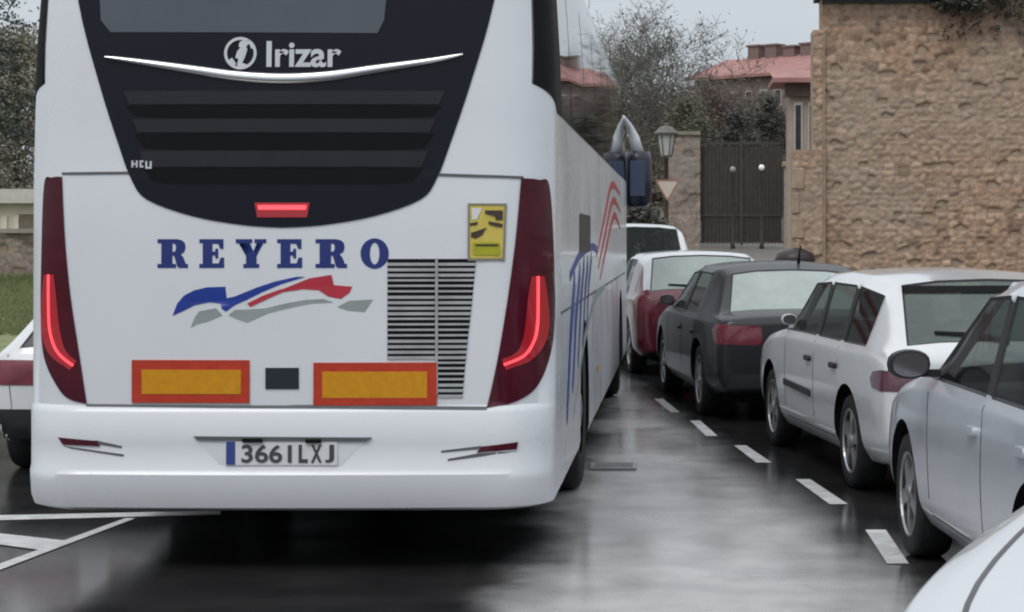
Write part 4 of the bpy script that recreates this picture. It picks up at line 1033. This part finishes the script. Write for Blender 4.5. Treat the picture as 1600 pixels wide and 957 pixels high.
bush_tree('evergreen_tree', 'dark evergreen behind the dark gate, to the left of the globe lamp', G(1152,68), 4.1, 1.0, 41, LEAFD, 80, 150, .06, .1, 'evergreens behind the gate')
bush_tree('evergreen_tree', 'dark evergreen behind the dark gate, between globe lamp and tan house', G(1205,70), 4.6, .95, 42, LEAFD, 80, 150, .06, .1, 'evergreens behind the gate')
bush_tree('evergreen_tree', 'olive green shrubby tree behind the gate pier top', G(1075,66), 4.4, 1.1, 43, LEAFO, 70, 150, .06, .15, 'evergreens behind the gate')
bush_tree('shrub', 'dark low shrub under the coach mirror behind the far red car', G(1000,44), 1.5, .7, 44, LEAFD, 50, 80, .07, .05, None, 'shrub')
# wooded slope closing the view
hg = MB(); rg = random.Random(77)
for k in range(420):
    px = rg.uniform(900, 1300); Y = rg.uniform(100, 128); z = gz(Y)+rg.uniform(0, 1)**1.2*(5.2 if px < 1090 else 4.2)
    leaves(hg, ((px-CX)*Y/FP, Y, z), 1.3, 46, .26, rg)
o = hg.build('undergrowth', LEAFB, None, fix=False); struct(o, 'stuff'); o['label'] = 'brown winter thicket massed behind the gate and trees'

dg_ = thing('drain_grate', 'small dark drain grate in the wet lane beside the coach rear wheel', 'drain', (-.47, 13.75, .004))
m = MB(); m.box((-.16,-.17,0),(-.135,.17,.012)); m.box((.135,-.17,0),(.16,.17,.012)); m.box((-.135,-.17,0),(.135,-.145,.012)); m.box((-.135,.145,0),(.135,.17,.012)); m.build('grate_frame', STEELRIM, dg_)
m = MB(); m.box((-.135,-.145,0),(.135,.145,.003)); m.build('drain_pit', BLACKM, dg_)
m = MB()
for k in range(4): m.box((-.135,-.12+.07*k,.003),(.135,-.09+.07*k,.011))
m.build('bars', STEELRIM, dg_)
# lantern on a post with a give-way sign, globe lamps
LY = 45.; lp = thing('street_lantern', 'old lantern lamp with glass sides on a brown post above the triangular sign', 'street lamp', ((1041-CX)*LY/FP, LY, gz(LY)))
lz = lambda py: CH+(CY-py)*LY/FP-gz(LY)
BRN = mat('brown_post_paint', (.07,.045,.035), .5, var=.3)
m = MB(); m.lathe([(.0,0),(.14,0),(.14,.1),(.085,.2),(.075,.9),(.055,1.0),(.05,lz(250)),(.08,lz(248)),(.0,lz(246))], 'z', 14); m.build('post', BRN, lp, True)
m = MB(); m.lathe([(.0,lz(246)),(.13,lz(246)),(.14,lz(243)),(.0,lz(242))], 'z', 6); m.lathe([(.0,lz(212)),(.27,lz(211)),(.28,lz(208)),(.15,lz(199)),(.05,lz(197)),(.04,lz(193)),(0,lz(192))], 'z', 6)
for k in range(6):
    a = math.pi*2*k/6; m.tube([(math.cos(a)*.13, math.sin(a)*.13, lz(243)),(math.cos(a)*.215, math.sin(a)*.215, lz(211))], .014, 5)
m.build('lantern_frame', mat('lantern_metal', (.13,.125,.11), .5, metal=.3, var=.3), lp)
m = MB(); m.lathe([(.115,lz(243)),(.195,lz(211))], 'z', 6); m.build('lantern_glass', mat('lantern_glass_pale', (.50,.50,.46), .3, var=.15), lp)
sg = thing('give_way_sign', 'inverted triangular give-way sign fixed to the lantern post', 'sign', ((1043-CX)*LY/FP, LY-.08, gz(LY)))
def tri(cz, s, y): return [(-s/2, y, cz+s*.29), (s/2, y, cz+s*.29), (0, y, cz-s*.577)]
cz = lz(293); s_ = .54
def rtri(s, r):
    out_ = []; c3 = [(-s/2, s*.29), (s/2, s*.29), (0, -s*.577)]
    for i, (x, z) in enumerate(c3):
        for k in range(5):
            a = R((150, 30, 270)[i]+(60-30*k)); out_.append((x*(1-2*r/s)+math.cos(a)*r, z*(1-2*r/s)+math.sin(a)*r))
    return out_
def plate(nm_, lps, y0, y1, m_, par):
    vs, fs = fill(lps); n = len(vs); b = MB(); b.add([(v.x, y0, cz+v.y) for v in vs]+[(v.x, y1, cz+v.y) for v in vs], fs+[tuple(i+n for i in reversed(f)) for f in fs])
    k = 0
    for lp_ in lps:
        nl = len(lp_)
        for i in range(nl): b.add([b.v[k+i], b.v[k+(i+1)%nl], b.v[n+k+(i+1)%nl], b.v[n+k+i]], [(0,1,2,3)])
        k += nl
    return b.build(nm_, m_, par)
plate('plate', [rtri(s_, .04)], 0, .02, mat('sign_cream', (.58,.50,.42), .45, var=.08), sg)
plate('border', [rtri(s_, .04), [(x*.78, z*.78) for x, z in rtri(s_, .04)]], -.004, -.001, mat('sign_faded_border', (.30,.17,.13), .5, var=.15), sg)
m = MB(); m.box((-.06,.02,cz-.1),(.06,.05,cz+.06)); m.build('bracket', IRON, sg)
GLW = mat('globe_white_lit', (.85,.86,.84), .4, emit=(.9,1,.95), estr=.12)
for (px, py, lit, lab) in ((1190,262,1,'white globe lamp on a thin post in front of the gate, the brighter of two'), (1145,265,0,'dull pale globe lamp on a thin post at the middle of the gate')):
    Y = 57.; gl = thing('globe_lamp', lab, 'street lamp', ((px-CX)*Y/FP, Y, gz(Y)), 0, 'globe lamps by the gate'); z = CH+(CY-py)*Y/FP-gz(Y)
    m = MB(); m.lathe([(0,0),(.07,0),(.06,.15),(.028,.25),(.024,z-.12),(.05,z-.10),(0,z-.09)], 'z', 10); m.build('post', IRON, gl, True)
    m = MB(); rr = .085; m.lathe([(rr*math.sin(math.pi*k/10), z-rr*math.cos(math.pi*k/10)) for k in range(11)], 'z', 16); m.build('globe', GLW if lit else mat('globe_dull', (.33,.33,.31), .4, var=.1), gl, True)

# ------------------------------------------------------------------ left background
GRASS = mat('lawn', (.17,.19,.085), .9, var=.35, scale=3, bump=.6, bscale=30)
sheet('lawn', [-40, -20, -11, -8], [26, 27, 28, 29, 30, 34, 40, 47], lambda x, y: gz(y)+.02, GRASS)
gb = MB(); rg = random.Random(5)
for k in range(5000):
    y = rg.uniform(30, 44); x = -y*rg.uniform(.325, .36); z = gz(y)+.02; a = rg.uniform(0, 6.28); h = rg.uniform(.05,.12)
    gb.add([(x-.02*math.cos(a), y-.02*math.sin(a), z), (x+.02*math.cos(a), y+.02*math.sin(a), z), (x+rg.uniform(-.04,.04), y, z+h)], [(0,1,2)])
struct(gb.build('grass', GRASS, None, fix=False), 'stuff')
LW = thing('low_stone_wall', 'low grey stone garden wall behind the lawn at the left edge', 'wall', (0,0,0))
STONE2 = STONE
stone_relief('wall', -18, -13.2, gz(45)-.1, gz(45)+.95, 45, .05, LW, 51, .4, .2, STONEG)
m = MB(); m.box((-18,45.02,gz(45)-.1),(-13.2,45.4,gz(45)+.95)); m.build('wall_core', SANDST, LW)
m = MB(); m.box((-18.05,44.9,gz(45)+.95),(-13.1,45.45,gz(45)+1.05)); m.build('coping', mat('coping_pale', (.36,.33,.28), .8, var=.15), LW)
ch = thing('cream_shed', 'cream rendered garden building beyond the low stone wall', 'building', (0,0,0))
yy = 52.; lx = lambda px: (px-CX)*yy/FP; lzz = lambda py: CH+(CY-py)*yy/FP
CREAM = mat('cream_render', (.62,.56,.44), .8, var=.15, scale=1.5)
m = MB(); m.box((lx(-120), yy, gz(yy)), (lx(75), yy+4, lzz(318))); m.build('wall', CREAM, ch)
m = MB(); m.box((lx(-130), yy-.3, lzz(318)), (lx(82), yy+4.3, lzz(296))); m.build('roof', mat('shed_roof_pale', (.52,.50,.46), .7, var=.1), ch)
for a, b_ in ((4,12),(22,30)):
    m = MB(); m.box((lx(a), yy-.06, lzz(392)), (lx(b_), yy-.003, lzz(338))); m.build('post', mat('shed_post', (.62,.58,.48), .7, var=.1), ch)
m = MB(); m.box((lx(31), yy-.03, lzz(400)), (lx(60), yy-.004, lzz(335))); m.build('doorway', mat('shed_door', (.17,.14,.10), .7, var=.2), ch)
bush_tree('hedge_tree', 'olive brown hedge tree behind the cream garden building', G(25,66), 6.6, 2.3, 61, mat('hedge_olive', (.19,.18,.135), .8, var=.4, scale=10), 110, 150, .08, .05)
bush_tree('hedge_tree', 'grey brown thinning hedge tree left of the coach side window', G(-40,72), 6.0, 2.4, 62, LEAFB, 110, 150, .08, .05)
# conifer, trunk outside the frame, boughs reaching in
rg = random.Random(9); cf = thing('conifer', 'dark conifer with drooping boughs at the upper left edge', 'tree', G(-150,40)); t_ = MB(); c_ = MB()
t_.tube([(0,0,-.1),(.05,0,4),(0,0,8.5)], [.26,.18,.03], 10)
for k in range(70):
    z = rg.uniform(3.3, 8.2); ln = (8.8-z)*.42+.9; a = rg.uniform(0, 2*math.pi); dx, dy = math.cos(a), math.sin(a)
    pts = [(0,0,z), (dx*ln*.5, dy*ln*.5, z+.12), (dx*ln, dy*ln, z-.25)]
    t_.tube(pts, [.04,.025,.008], 5, caps=False)
    for q in range(7):
        t = .25+.75*q/6; leaves(c_, (dx*ln*t+rg.uniform(-.1,.1), dy*ln*t+rg.uniform(-.1,.1), z+.12-.4*t*t+rg.uniform(-.08,.05)), .26, 60, .045, rg, .5)
t_.build('trunk', BARK, cf, True, fix=False); c_.build('crown', LEAFP, cf, False, fix=False)
